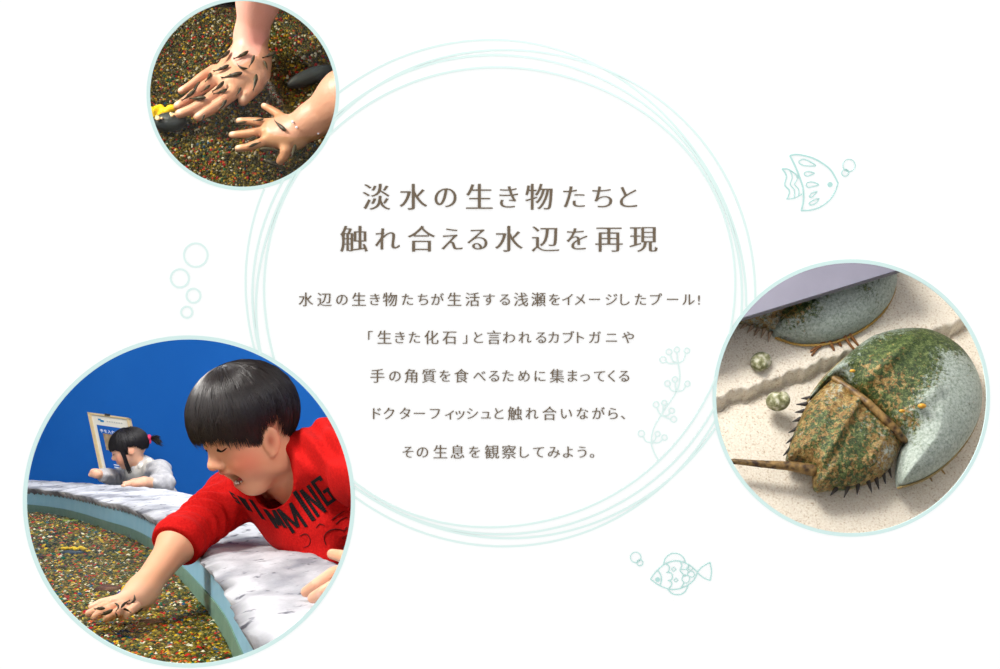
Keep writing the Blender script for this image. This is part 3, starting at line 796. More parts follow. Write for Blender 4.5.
    for i in range(6500):
        az = r2.uniform(-math.pi, math.pi)
        if r2.random() < .3: az = r2.gauss(.2, .8)
        az = (az+math.pi) % (2*math.pi)-math.pi
        e = float(hairline(az))*(1+r2.gauss(0, .05))+r2.uniform(-.05,.06)
        s0 = max(0.05, e-r2.uniform(.5, 1.9)) if r2.random() < .75 else r2.uniform(.05, .3)
        lift = 1+r2.uniform(-.02, .045); clump = .10*math.sin(az*17+1.3)+.06*math.sin(az*41); sk_ = r2.gauss(0, .09)
        cs_ = []
        for k2 in range(9):
            t = k2/8; th_ = s0+(e-s0)*t
            a2 = az+(r2.gauss(0, .004))+sk_*t+clump*t*t+.12*(1-t)
            rr = lift+.012*math.sin(az*23)*t+.02*math.sin(t*3.1)
            if abs(az) < 1.0 and th_ > 1.3: rr += .03*(th_-1.3)
            q = hp(th_, a2, rr)
            cs_.append(HO+R@q)
        cs.append(np.array(cs_)+0)
    hair_strands('hair_strands', cs, .0009, M_hair, cap)
    # ---- shirt
    M_red = mat('red_jersey', hexlin(222,28,24), .85, .1, bump=.0006, bump_scale=700, noise_scale=260, noise_cols=[(.3, hexlin(172,14,14)), (.75, hexlin(204,28,24))])
    cuff = elb*.86+wr*.14
    ax = (wr-elb)/np.linalg.norm(wr-elb)
    sl_d = (cuff-shR)/np.linalg.norm(cuff-shR)
    chest_n = np.cross(shL-shR, bel-neckb); chest_n /= np.linalg.norm(chest_n)
    if chest_n[1] > 0: chest_n = -chest_n
    sh = chain([shR, elb], [.049,.037]); sh.append(cone(elb, cuff, .037, .032))
    shl = chain([shL, elL, wrL*.72+elL*.28], [.062,.050,.040])
    mid = (shR+shL)/2
    Rt = np.c_[(shL-shR)/np.linalg.norm(shL-shR), chest_n, np.cross((shL-shR)/np.linalg.norm(shL-shR), chest_n)]
    tors = [cone(neckb, bel, .066, .104), cone(shR, shL, .048, .056), cone(bel, pel, .104, .112), ell(mid*.6+bel*.4, (.14,.075,.11), Rt)]
    T = union(tors, .045); SR = union(sh, .03); SL = union(shl, .03)
    nk = W(-.012, 0, -.13)
    nd = (neckb-skull_b)/np.linalg.norm(neckb-skull_b)
    nC = neckb-nd*.022+chest_n*.02
    def shirt(p):
        a = SR(p)
        # bunched folds along the far sleeve
        t = (p-shR)@sl_d; e1 = (p-shR)-t[:,None]*sl_d
        ang = np.arctan2(e1@V3(0,0,1), e1@V3(.6,-.8,0))
        w = np.exp(-((t-.12)/.075)**2)
        a = a-.0050*w*np.sin(t*200+1.6*np.sin(ang*1.0+1)+.8*np.sin(ang*3))
        a = a-.004*np.exp(-((t-.255)/.05)**2)
        b = SL(p)
        u = p@V3(30, 45, 60)
        b = b-.006*np.sin(u+2*np.sin(p@V3(22,-10,14)))
        q = p-bel
        tt = T(p)-.0042*np.sin(p@V3(70,20,-40)+2.2*np.sin(p@V3(12,9,30)))
        tt = tt-.004*np.exp(-((p-V3(P(335,525,1.95)))@V3(1,0,0)/.05)**2)*np.sin(p@V3(30,60,95))
        fo = np.exp(-(((p-V3(P(322,448,1.95)))/V3(.06,.14,.05))**2).sum(1)); tt = tt-.007*fo*np.sin((p-shL)@V3(150,40,90)); b = b-.007*fo*np.sin((p-shL)@V3(150,40,90))
        d = smin(smin(tt, a, .03), b, .025)
        # openings
        d = smax(d, -np.minimum(cone(V3(P(265, 468, 2.03)), V3(P(258, 468, 1.80)), .044, .054)(p), cone(V3(P(284, 492, 2.09)), V3(P(262, 476, 1.93)), .040, .046)(p)), .004)
        d = smax(d, (p-cuff)@ax-.0, .003)*1.0 if False else np.where(((p-cuff)@ax > -.02) & (np.linalg.norm(p-cuff, axis=1) < .12), smax(d, (p-cuff)@ax, .003), d)
        return d
    s = sdf_mesh('shirt', shirt, (-.80, 1.30, .30), (.16, 2.36, 1.0), .0024, M_red, o)
    # collar band
    M_red2 = mat('red_rib', hexlin(206,24,22), .9, .05, bump=.0005, bump_scale=900)
    bs = BVHTree.FromPolygons([tuple(v.co) for v in s.data.vertices], [tuple(q.vertices) for q in s.data.polygons])
    # ---- printed letters, wrapped on the chest
    M_print = mat('black_print', hexlin(18,16,18), .7, .2)
    word = 'SWIMMING'
    def path(t):   # centre line of the word as (px, py), t in 0..1
        xs = np.interp(t, [0,.12,.25,.40,.55,.75,.9,1], [222,241,253,268,291,308,322,331]); ys = np.interp(t, [0,.12,.25,.40,.55,.75,.9,1], [494,500,506,512,511,502,494,487]); return xs, ys
    letters = [('S', (235,498), (.8,.45), 7, 11), ('W', (245.5,504), (.85,.4), 10, 17), ('I', (257,509.5), (.9,.3), 5.5, 24), ('M', (275,518.5), (.93,-.05), 12, 23),
               ('M', (292,518), (.86,-.42), 18, 29), ('I', (304,506), (.84,-.5), 5.5, 35), ('N', (313,501), (.82,-.52), 12, 32), ('G', (323.5,491), (.80,-.56), 12, 28)]
    let_root = []
    BF = {}
    ST = {'S': [((1,1),(0,1)), ((0,1),(0,.5)), ((0,.5),(1,.5)), ((1,.5),(1,0)), ((1,0),(0,0))], 'W': [((0,1),(.25,0)), ((.25,0),(.5,1)), ((.5,1),(.75,0)), ((.75,0),(1,1))], 'I': [((.5,1),(.5,0))],
          'M': [((0,1),(0,0)), ((0,1),(.5,.12)), ((.5,.12),(1,1)), ((1,1),(1,0))], 'N': [((0,1),(0,0)), ((0,1),(1,0)), ((1,1),(1,0))],
          'G': [((1,.84),(1,.97)), ((1,.97),(0,.97)), ((0,1),(0,0)), ((0,.03),(1,.03)), ((1,0),(1,.48)), ((1,.46),(.55,.46))]}
    for ch, (cx, cy), (bx, by), wd, ht in letters:
        sw = 3.3 if wd > 11 else 2.6
        if ch == 'I': sw = 4.4
        V, Fc = [], []
        for (ax_, ay_), (ex_, ey_) in ST[ch]:
            flat = abs(ey_-ay_) < .1; nn = 14; A0 = np.array(((ax_-.5)*(wd-sw), (ay_-.5)*ht)); B0 = np.array(((ex_-.5)*(wd-sw), (ey_-.5)*ht))
            if flat: d = np.sign(B0[0]-A0[0])*sw*.5; A0[0] -= d; B0[0] += d
            rows = []
            for i in range(nn+1):
                q = A0+(B0-A0)*i/nn
                row = []
                for j in (-.5, -.17, .17, .5):
                    x, y = (q[0], q[1]+j*sw*1.0) if flat else (q[0]+j*sw, q[1])
                    px = cx+x*bx-y*.56; py = cy+x*by-y*.83
                    dvec = P(px, py, 1)-Vector((0, 0, CH)); dvec.normalize(); h_ = bs.ray_cast(Vector((0, 0, CH)), dvec)
                    row.append(None if h_[0] is None else h_[0]-dvec*.0014)
                rows.append(row)
            for i in range(nn):
                for j in range(3):
                    qd = [rows[i][j], rows[i][j+1], rows[i+1][j+1], rows[i+1][j]]
                    if any(z is None for z in qd) or max((qd[0]-qd[2]).length, (qd[1]-qd[3]).length) > .03: continue
                    b_ = len(V); V += qd; Fc.append((b_, b_+1, b_+2, b_+3))
        if not V: continue
        ob = mesh('printed_letter', V, Fc, M_print, s, True)
        sd = ob.modifiers.new('t', 'SOLIDIFY'); sd.thickness = .0006; sd.offset = 0
    # small line drawings printed below the word
    cs = []
    r3 = random.Random(2)
    def surf(px, py):
        dvec = P(px, py, 1)-Vector((0, 0, CH)); dvec.normalize(); h_ = bs.ray_cast(Vector((0, 0, CH)), dvec)
        return None if h_[0] is None else V3(h_[0]-dvec*.0008)
    doodle = [[(326,545),(324,537),(329,531),(338,529),(344,531),(347,527),(348,534),(342,538),(347,541)], [(300,536),(306,534),(310,539),(309,545),(303,548)],
              [(332,520),(338,515),(345,511)], [(336,524),(342,519),(348,517)], [(316,528),(320,524),(325,526)], [(342,548),(347,545),(349,549)]]
    for d in doodle:
        q = [surf(*a) for a in catmull(d, 4)]; q = [a for a in q if a is not None]
        if len(q) > 3: cs.append(q)
    if cs: 
        for q in cs: hair_strands('printed_line', [q], .0008, M_print, s)
    # trousers
    M_tr = mat('dark_trousers', hexlin(48,40,34), .9, .1)
    tr = union([cone(pel+V3(-.01,0,.02), pel, .10, .118)]+[g for h_, k_, a_ in legs for g in chain([h_, k_, a_], [.082,.062,.052])], .03)
    M_hip = sdf_mesh('trousers', tr, (-.5, 1.6, .02), (.3, 2.6, .62), .004, M_tr, o)
    return o
# ---------------------------------------------------------------- girl, notice board, things in the pool
def build_girl():
    HO = V3(P(129, 449, 5.25)); p_, y_ = math.radians(20), math.radians(18)
    Fw = V3(-math.cos(p_)*math.cos(y_), -math.cos(p_)*math.sin(y_), -math.sin(p_)); Lf = V3(math.sin(y_), -math.cos(y_), 0); Up = np.cross(Fw, Lf)
    R = np.c_[Fw, Lf, Up]; W = lambda x, y, z: HO+R@V3(x, y, z)
    loc = lambda f: (lambda p: f((p-HO)@R))
    def head(p):
        d = ell((-.006,0,.018), (.080,.066,.070))(p)
        d = smin(d, ell((.018,0,-.028), (.050,.050,.052))(p), .03)
        for s in (-1, 1):
            d = smin(d, ell((.040,s*.030,-.036), (.024,.024,.024))(p), .02)
            d = smax(d, -ell((.080,s*.026,.0), (.012,.015,.008))(p), .012)
            d = smin(d, ell((-.004,s*.064,-.012), (.014,.007,.020))(p), .006)
        d = smin(d, cone((.064,0,-.004), (.079,0,-.018), .005, .008)(p), .014)
        d = smin(d, ell((.062,0,-.044), (.010,.014,.008))(p), .008)
        return smin(d, ell((.042,0,-.066), (.018,.018,.014))(p), .02)
    # the rim top at girl depth
    neck = V3(P(140, 468, 5.30)); sh1 = V3(P(160, 470, 5.16)); sh0 = V3(P(134, 473, 5.46)); bel = V3(P(156, 502, 5.42)); pel = V3(P(160, 540, 5.55))
    el1 = V3(P(164, 483.5, 5.00)); wr1 = V3(P(144, 482.5, 4.92)); el0 = V3(P(116, 478, 5.38)); wr0 = V3(P(103, 475, 5.2))
    fist = V3(P(96.5, 473.5, 5.16)); hand = V3(P(134, 483.5, 4.90)); tip = V3(P(122, 485.5, 4.84))
    legs = [(pel+V3(d, 0, 0), V3(pel[0]+d, pel[1]-.02, .20), V3(pel[0]+d, pel[1], .04)) for d in (-.05, .05)]
    hs = [ell(fist, (.025,.024,.021)), cone(wr0, fist, .020, .020), cone(wr1, hand, .024, .022), ell(hand, (.034,.024,.014))]
    for k2 in range(4): hs.append(cone(hand+V3(-.01,.012-.012*k2,0), tip+V3(.010*abs(k2-1.5),.018-.014*k2,0), .0085, .0065))
    for k2 in range(4): hs.append(cone(fist+V3(-.012,.018-.013*k2,.014), fist+V3(-.024,.016-.010*k2,-.006), .008, .008))
    hs += [cone(hand+V3(.0,-.02,.006), hand+V3(-.03,-.038,.004), .009, .007)]
    bod = [cone(W(-.01,0,-.05), neck, .034, .036), cone(neck, bel, .055, .08), cone(sh0, sh1, .035, .035), cone(bel, pel, .08, .09)]+chain([sh1, el1, wr1], [.034,.030,.023])+chain([sh0, el0, wr0], [.034,.030,.023])
    for l in legs: bod += chain(l, [.055,.04,.028])+[cone(l[2], l[2]+V3(-.08,-.03,-.012), .028, .022)]
    U = union(bod, .025); H = union(hs, .008)
    o = sdf_mesh('person', lambda p: smin(smin(U(p), loc(head)(p), .015), H(p), .012), (-2.0, 4.70, 0), (-1.3, 5.75, .86), .0045, M_skin)
    sk = hexlin(238,184,152)
    paint(o, sk, [(W(.050,.040,-.032), .024, hexlin(222,110,86), .55), (hand, .05, hexlin(240,160,130), .4), (W(.070,0,-.044), .012, hexlin(196,84,74), .6), (W(-.004,.07,-.012), .018, hexlin(224,130,96), .5)])
    tag(o, 'small girl with black ponytail in a grey top resting her hands on the far rim', 'person')
    M_dark = mat('girl_lashes', hexlin(24,16,14), .6, .2)
    for s in (-1, 1):
        hair_strands('eyelashes', [[W(.073,s*.016,-.001), W(.0735,s*.026,-.003), W(.066,s*.036,0)]]*2, .0022, M_dark, o)
    M_hair = mat('girl_black_hair', hexlin(22,18,20), .45, .5)
    hc = V3(-.008,0,.022); hr = V3(.087,.073,.076)
    def hl(a): return np.interp(a, [0,.5,.9,1.15,1.3,1.45,1.8,2.2,3.15], [1.62,1.64,1.72,2.25,2.3,1.7,1.8,2.15,2.15])
    def capf(p):
        q = (p-hc)/hr; r = np.linalg.norm(q, axis=1); th = np.arccos(np.clip(q[:,2]/np.maximum(r,1e-6), -1, 1)); az = np.abs(np.arctan2(q[:,1], q[:,0]))
        return smax(ell(hc, hr)(p), (th-hl(az))*.07, .008)
    cap = sdf_mesh('hair', loc(capf), HO-.13, HO+.13, .004, M_hair, o)
    cs = []; r2 = random.Random(3)
    for i in range(1100):
        az = r2.uniform(-math.pi, math.pi); e = float(hl(abs(az)))+r2.uniform(-.05,.08); s0 = max(.05, e-r2.uniform(.5, 1.8)); lf = 1.01+r2.uniform(-.01,.02)
        cs.append(np.array([HO+R@(hc+hr*lf*V3(math.sin(t)*math.cos(az), math.sin(t)*math.sin(az), math.cos(t))) for t in np.linspace(s0, e, 7)]))
    for s in (1, -1):      # long side locks in front of the ears
        for i in range(24):
            a = W(.030+r2.uniform(-.006,.006), s*(.068+r2.uniform(0,.006)), .0); cs.append(np.array([a+(W(.0,0,-.095)-HO)*t+V3(0,0,-.01*t)+R@V3(.004*math.sin(t*3+i), -.006*s*t, 0) for t in np.linspace(0, 1, 6)]))
    base = W(-.098, .0, .012)
    for i in range(150):
        d = R@V3(-1, r2.gauss(0,.30), r2.gauss(-.02,.28)); L = r2.uniform(.03,.06)
        cs.append(np.array([base+d*L*t+V3(0,0,-.02*t*t) for t in np.linspace(0, 1, 5)]))
    hair_strands('hair_strands', cs, .0022, M_hair, cap)
    M_pink = mat('pink_band', hexlin(226,60,104), .6, .3)
    sdf_mesh('hair_tie', union([cone(base+V3(0,0,-.012), base+V3(0,0,.012), .010, .010), ell(base+V3(0,-.012,.006), (.011,.008,.011))], .004), base-.04, base+.04, .003, M_pink, o)
    M_grey = mat('grey_knit', hexlin(186,184,184), .9, .1, bump=.001, bump_scale=260, noise_scale=60, noise_cols=[(.3, hexlin(172,171,174)), (.7, hexlin(204,202,202))])
    M_vest = mat('pale_vest', hexlin(202,198,190), .9, .1, bump=.0015, bump_scale=160)
    c1 = el1*.30+wr1*.70; c0 = wr0
    sl = union(chain([sh1, el1, el1*.55+wr1*.45], [.047,.044,.036])+chain([sh0, el0, wr0], [.045,.040,.032]), .02)
    top = union([cone(neck, bel, .066, .095), cone(sh0, sh1, .044, .046), cone(bel, pel, .095, .115)], .035)
    def cloth(p):
        d = smin(top(p), sl(p), .02)-.0025*np.sin(p@V3(70,60,110)+2*np.sin(p@V3(40,20,-30)))
        return smax(d, -cone(W(-.01,0,-.03), neck+V3(-.012,0,.012), .036, .040)(p), .005)
    s = sdf_mesh('grey_top', cloth, (-2.0, 4.70, .2), (-1.3, 5.75, .86), .0045, M_grey, o)
    vest = union([cone(neck+V3(0,0,-.012), bel, .068, .101), cone(sh0*.75+sh1*.25, sh1*.75+sh0*.25, .050, .050), cone(bel, pel, .101, .122)], .03)
    v_ = sdf_mesh('vest', lambda p: smax(smax(vest(p), -cone(W(-.01,0,-.03), neck+V3(-.012,0,.012), .048, .052)(p), .004), -cone(sh1, sh1+V3(.02,-.06,-.03), .045, .060)(p), .008), (-2.0, 4.85, .2), (-1.3, 5.75, .86), .0045, M_vest, o)
    M_btn = mat('cream_button', hexlin(236,232,224), .4, .4)
    bv = BVHTree.FromPolygons([tuple(v.co) for v in v_.data.vertices], [tuple(q.vertices) for q in v_.data.polygons])
    for px, py in ((141,466), (149,461)):
        d = P(px, py, 1)-Vector((0,0,CH)); d.normalize(); h = bv.ray_cast(Vector((0,0,CH)), d)
        if h[0] is not None: sdf_mesh('button', ell(V3(h[0]), (.015,.006,.015)), V3(h[0])-.03, V3(h[0])+.03, .003, M_btn, v_)
    M_tr = mat('girl_leggings', hexlin(60,58,66), .9, .1)
    sdf_mesh('leggings', union([g for l in legs for g in chain(l, [.066,.048,.036])], .02), (-2.0, 5.0, .03), (-1.3, 5.9, .5), .006, M_tr, o)

def build_board():
    # leaning notice board behind the far rim; frame corners in the room
    TL, TR = V3(P(89.5, 413.5, 6.15)), V3(P(128.5, 419, 6.05)); BL = V3(P(104.5, 484, 6.0))
    ex = (TR-TL); w = np.linalg.norm(ex); ex /= w; dn = BL-TL; dn -= ex*(dn@ex)*0; L = np.linalg.norm(dn); dn /= L
    nrm = np.cross(ex, dn); nrm /= np.linalg.norm(nrm)
    if nrm[1] > 0: nrm = -nrm
    L = .40
    def pt(u, v, d=0): return TL+ex*u*w+dn*v*L+nrm*d     # u 0..1, v 0..1
    def slab(name, u0, u1, v0, v1, d0, d1, m, parent):
        V = [pt(u, v, d) for d in (d0, d1) for (u, v) in ((u0,v0), (u1,v0), (u1,v1), (u0,v1))]
        return mesh(name, V, [(3,2,1,0), (4,5,6,7), (0,1,5,4), (1,2,6,5), (2,3,7,6), (3,0,4,7)], m, parent)
    M_wood = mat('pale_wood', hexlin(220,196,150), .6, .2); M_cream = mat('cream_board', hexlin(226,222,208), .7, .1); M_bl = mat('blue_print', hexlin(24,92,176), .6, .2)
    M_wh = mat('white_print', hexlin(226,232,240), .7, .1); M_lb = mat('logo_blue', hexlin(40,130,180), .6, .1)
    M_ph = mat('sandy_print', hexlin(160,136,104), .7, .1, noise_scale=30, noise_cols=[(.3, hexlin(112,92,64)), (.7, hexlin(190,166,132))])
    root = bpy.data.objects.new('notice_board', None); C.objects.link(root)
    tag(root, 'leaning notice board with pale wooden frame and blue poster behind the girl', 'sign')
    slab('board_panel', 0, 1, 0, 1, -.012, 0, M_cream, root)
    for a in ((-.03,.04,-.01,1), (.97,1.02,-.01,1), (-.03,1.02,-.015,.012)): slab('frame_strip', *a, -.016, .008, M_wood, root)
    slab('board_clip', .44, .56, -.03, 0, .004, .014, mat('dark_clip', (.03,.03,.03,1), .4, .5), root)
    post = slab('blue_poster', .13, .97, .16, 1, 0, .0015, M_bl, root)
    slab('printed_photo', .25, .72, .28, .53, .0015, .0028, M_ph, post)
    slab('logo', .2, .27, .06, .085, .0, .002, M_lb, root); slab('logo', .25, .34, .075, .105, .0, .002, M_lb, root)
    for u in np.arange(.42, .84, .06): slab('header_line', u, u+.035, .075, .095, .0, .002, mat('soft_grey_print', hexlin(186,186,180), .8, .1), root)
    V, Fc = [], []; size = .10
    def line(txt, u0, v0, du, size, wgt=.02):
        for k2, ch in enumerate(txt):
            cu = bpy.data.curves.new('t', 'CURVE'); cu.dimensions = '2D'; cu.fill_mode = 'BOTH'
            for p in styled(ch, wgt, wgt):
                s_ = cu.splines.new('POLY'); s_.points.add(len(p)-1); s_.use_cyclic_u = True
                for q, (x, y) in zip(s_.points, p): q.co = (x, y, 0, 1)
            oo = bpy.data.objects.new('t', cu); C.objects.link(oo); dg = bpy.context.evaluated_depsgraph_get(); me = bpy.data.meshes.new_from_object(oo.evaluated_get(dg)); bpy.data.objects.remove(oo)
            b = len(V)
            for v in me.vertices: V.append(pt(u0+du*k2+v.co.x*du*.95, v0-v.co.y*size*.62, .003))
            for q in me.polygons: Fc.append(tuple(b+i for i in reversed(q.vertices)))
    line('手を入れてみよう', .19, .262, .098, .085)
    mesh('poster_lettering', V, Fc, M_wh, post)
    for px_ in (.06, .94):
        a = pt(px_, .9, -.014); b_ = V3(a[0]+.05, a[1]+.12, 0.0)
        sdf_mesh('easel_leg', cone(a, b_, .011, .011), np.minimum(a, b_)-.03, np.maximum(a, b_)+.03, .006, M_wood, root)
    for v, u0, u1, t in ((.57,.44,.62,.035), (.64,.38,.80,.03), (.73,.36,.86,.015), (.765,.36,.86,.015), (.80,.36,.86,.015), (.85,.36,.86,.015)): slab('print_line', u0, u1, v, v+t, .0015, .0025, M_wh, post)

def pool_things():
    # fish nibbling the boy's hand
    fl = [((105,608),(94,609),.0), ((111.5,611),(100.4,615),.4), ((118,602.5),(116.5,611),.9), ((119.8,607.5),(130,600),.3), ((138,596.5),(127,604.5),1.3), ((123,608),(131,612.5),.3), ((116.4,612),(116.8,620),.5), ((143,609),(134.5,613.5),.5)]
    lab = ['brown fish at the boy\'s outermost fingertips', 'brown fish lying along the lower fingers of the boy\'s hand', 'curled brown fish across the middle of the boy\'s fingers', 'long brown fish running along the back of the boy\'s hand',
           'strongly curved brown fish nearest the boy\'s wrist', 'brown fish over the boy\'s lower knuckles', 'small fish hanging just below the boy\'s fingers', 'pale fish under the heel of the boy\'s hand']
    bo = bpy.data.objects['person']; bv = BVHTree.FromPolygons([tuple(v.co) for v in bo.data.vertices], [tuple(q.vertices) for q in bo.data.polygons]); cam0 = Vector((0,0,CH))
    for (h, t, b), l in zip(fl, lab):
        Zs = []
        for px, py in (h, ((h[0]+t[0])/2, (h[1]+t[1])/2), t):
            d = P(px, py, 1)-cam0; d.normalize(); q = bv.ray_cast(cam0, d); Zs.append(q[0].y-.007 if q[0] is not None else None)
        ok = [z for z in Zs if z is not None] or [on_water(*h).y]
        zh, zt = (Zs[0] or ok[0]), (Zs[2] or ok[-1]); zm = (zh+zt)/2; zh = zm+max(-.008, min(.008, zh-zm)); zt = zm+max(-.008, min(.008, zt-zm)); zc = min(zm, min(ok))
        add_fish(P(*h, zc+zh-zm), P(*t, zc+zt-zm), (0,-.6,.8), l, 'fish around the boy\'s hand', b*.5)
    def stone(name, c, r, m, label, cat='stone', ang=0, seed=1, bump=.12):
        R = frame((math.cos(ang), math.sin(ang), 0)); e = ell(c, r, R); c = V3(c)
        f = lambda p: e(p)+min(r)*bump*np.sin((p-c)@V3(1,.6,.3)/max(r)*3+seed)*np.cos((p-c)@V3(-.4,1,.8)/max(r)*4)
        o = sdf_mesh(name, f, c-max(r)*1.5, c+max(r)*1.5, max(r)/14, m); tag(o, label, cat); recenter(o, c); return o
    M_st = mat('dark_stone', hexlin(64,74,86), .6, .3, bump=.001, bump_scale=90); M_br = mat('brown_rock', hexlin(104,72,54), .8, .1, bump=.002, bump_scale=120, noise_scale=50, noise_cols=[(.3, hexlin(70,44,36)), (.7, hexlin(140,100,78))])
    c = V3(on_bed(73.5, 553, .006)); stone('stone', c, (.031,.024,.009), M_st, 'slate grey stone carrying yellow coral in the pool')
    M_y = mat('yellow_coral', hexlin(238,196,20), .6, .3)
    fs = [ell(c+V3((i-3)*.009, -.006*math.sin(i*2), .012+.003*math.sin(i*3)), (.007,.007,.0045)) for i in range(7)]
    o = sdf_mesh('coral', union(fs, .005), c-.06, c+.06, .0018, M_y); tag(o, 'knobbly yellow coral piece on the slate stone in the pool', 'coral')
    c = V3(on_bed(71, 522, .004)); o = sdf_mesh('coral', union([ell(c+V3((i-1.5)*.014, .01*math.sin(i*4), .004), (.010,.01,.005)) for i in range(4)], .006), c-.13, c+.13, .004, mat('green_coral', hexlin(170,190,70), .6, .3)); tag(o, 'faint yellow-green coral piece far out in the pool', 'coral')
    c = V3(on_bed(134, 537, .008)); stone('stone', c, (.022,.02,.010), mat('grey_stone', hexlin(104,112,112), .7, .2), 'dull grey stone near the inner wall of the pool')
    c = V3(on_bed(108, 590, .004)); stone('stone', c, (.026,.016,.010), M_br, 'rough brown rock behind the boy\'s hand', bump=.3)
    c = V3(on_bed(151, 622, .004)); stone('stone', c, (.020,.014,.005), M_br, 'flat reddish rock to the wrist side of the boy\'s hand', bump=.3, seed=4)
    c = V3(on_bed(126.5, 592, .010)); R = frame((1,0,0))
    root = sdf_mesh('toy_flower', union([ell(c+V3(.007*math.cos(a), .0, .007*math.sin(a)+.004), (.0036,.003,.0036)) for a in np.arange(0, 6.28, .7)], .003), c-.02, c+.02, .001, M_y)
    tag(root, 'yellow flower ornament with blue centre behind the boy\'s hand', 'ornament')
    sdf_mesh('flower_centre', ell(c+V3(0,-.002,.004), (.005,.003,.005)), c-.02, c+.02, .001, mat('teal_centre', hexlin(24,96,110), .5, .3), root)
    sdf_mesh('blue_leaf', ell(c+V3(-.012,0,-.003), (.006,.004,.004)), c-.03, c+.03, .0012, mat('blue_leaf', hexlin(40,70,190), .5, .3), root)
# ---------------------------------------------------------------- tilted trays behind the two smaller openings
class Tray:
    def __init__(s, px, py, Z, tilt):
        s.o = V3(P(px, py, Z)); t = math.radians(tilt)
        s.u = V3(1,0,0); s.v = V3(0, math.sin(t), math.cos(t)); s.n = V3(0, -math.cos(t), math.sin(t)); s.R = np.c_[s.u, s.v, s.n]
        s.ppm = F/Z; s.cam = V3(0,0,CH)
    def at(s, px, py, h=0.0):
        """point h above the tray floor that is seen at this pixel"""
        d = V3(P(px, py, 1))-s.cam; k = ((s.o+s.n*h-s.cam)@s.n)/(d@s.n); return s.cam+d*k
    def l(s, px, py, h=0.0): return s.R.T@(s.at(px, py, h)-s.o)     # in tray coordinates
    def w(s, q): return s.o+s.R@V3(q)
    def box(s, name, lo, hi, m, parent=None):
        V = [s.w((a, b, c)) for c in (lo[2], hi[2]) for a, b in ((lo[0],lo[1]), (hi[0],lo[1]), (hi[0],hi[1]), (lo[0],hi[1]))]
        return mesh(name, V, [(3,2,1,0), (4,5,6,7), (0,1,5,4), (1,2,6,5), (2,3,7,6), (3,0,4,7)], m, parent)

def tray_enclosure(T, name, label, half, depth, m_in, floor_m=None):
    """open-topped box added around the tray to control its light"""
    root = bpy.data.objects.new(name, None); C.objects.link(root); tag(root, label, 'tank')
    hx, hy = half; t = .012
    T.box('enclosure_bottom', (-hx, -hy, -.05), (hx, hy, -.036), m_in, root)
    for k2, (lo, hi) in enumerate((((-hx-t, -hy-t, -.05), (-hx, hy+t, depth)), ((hx, -hy-t, -.05), (hx+t, hy+t, depth)), ((-hx, -hy-t, -.05), (hx, -hy, .038)), ((-hx, hy, -.05), (hx, hy+t, depth)))):
        T.box('enclosure_side', lo, hi, m_in, root)
    return root

def tray_heap(T, name, half, hf, m, label, cat, n=260, colors=None):
    us = np.linspace(-half[0], half[0], n); vs = np.linspace(-half[1], half[1], n); U, V = np.meshgrid(us, vs, indexing='ij'); H = hf(U, V)
    q = np.stack([U, V, H], -1).reshape(-1, 3); c = None if colors is None else colors(U, V, H).reshape(-1, 3)
    i, j = np.meshgrid(np.arange(n-1), np.arange(n-1), indexing='ij'); a = (i*n+j).ravel(); f = np.c_[a, a+n, a+n+1, a+1]
    me = tri_mesh(name, q@T.R.T+T.o, f, m, colors=c); return tag(me, label, cat)

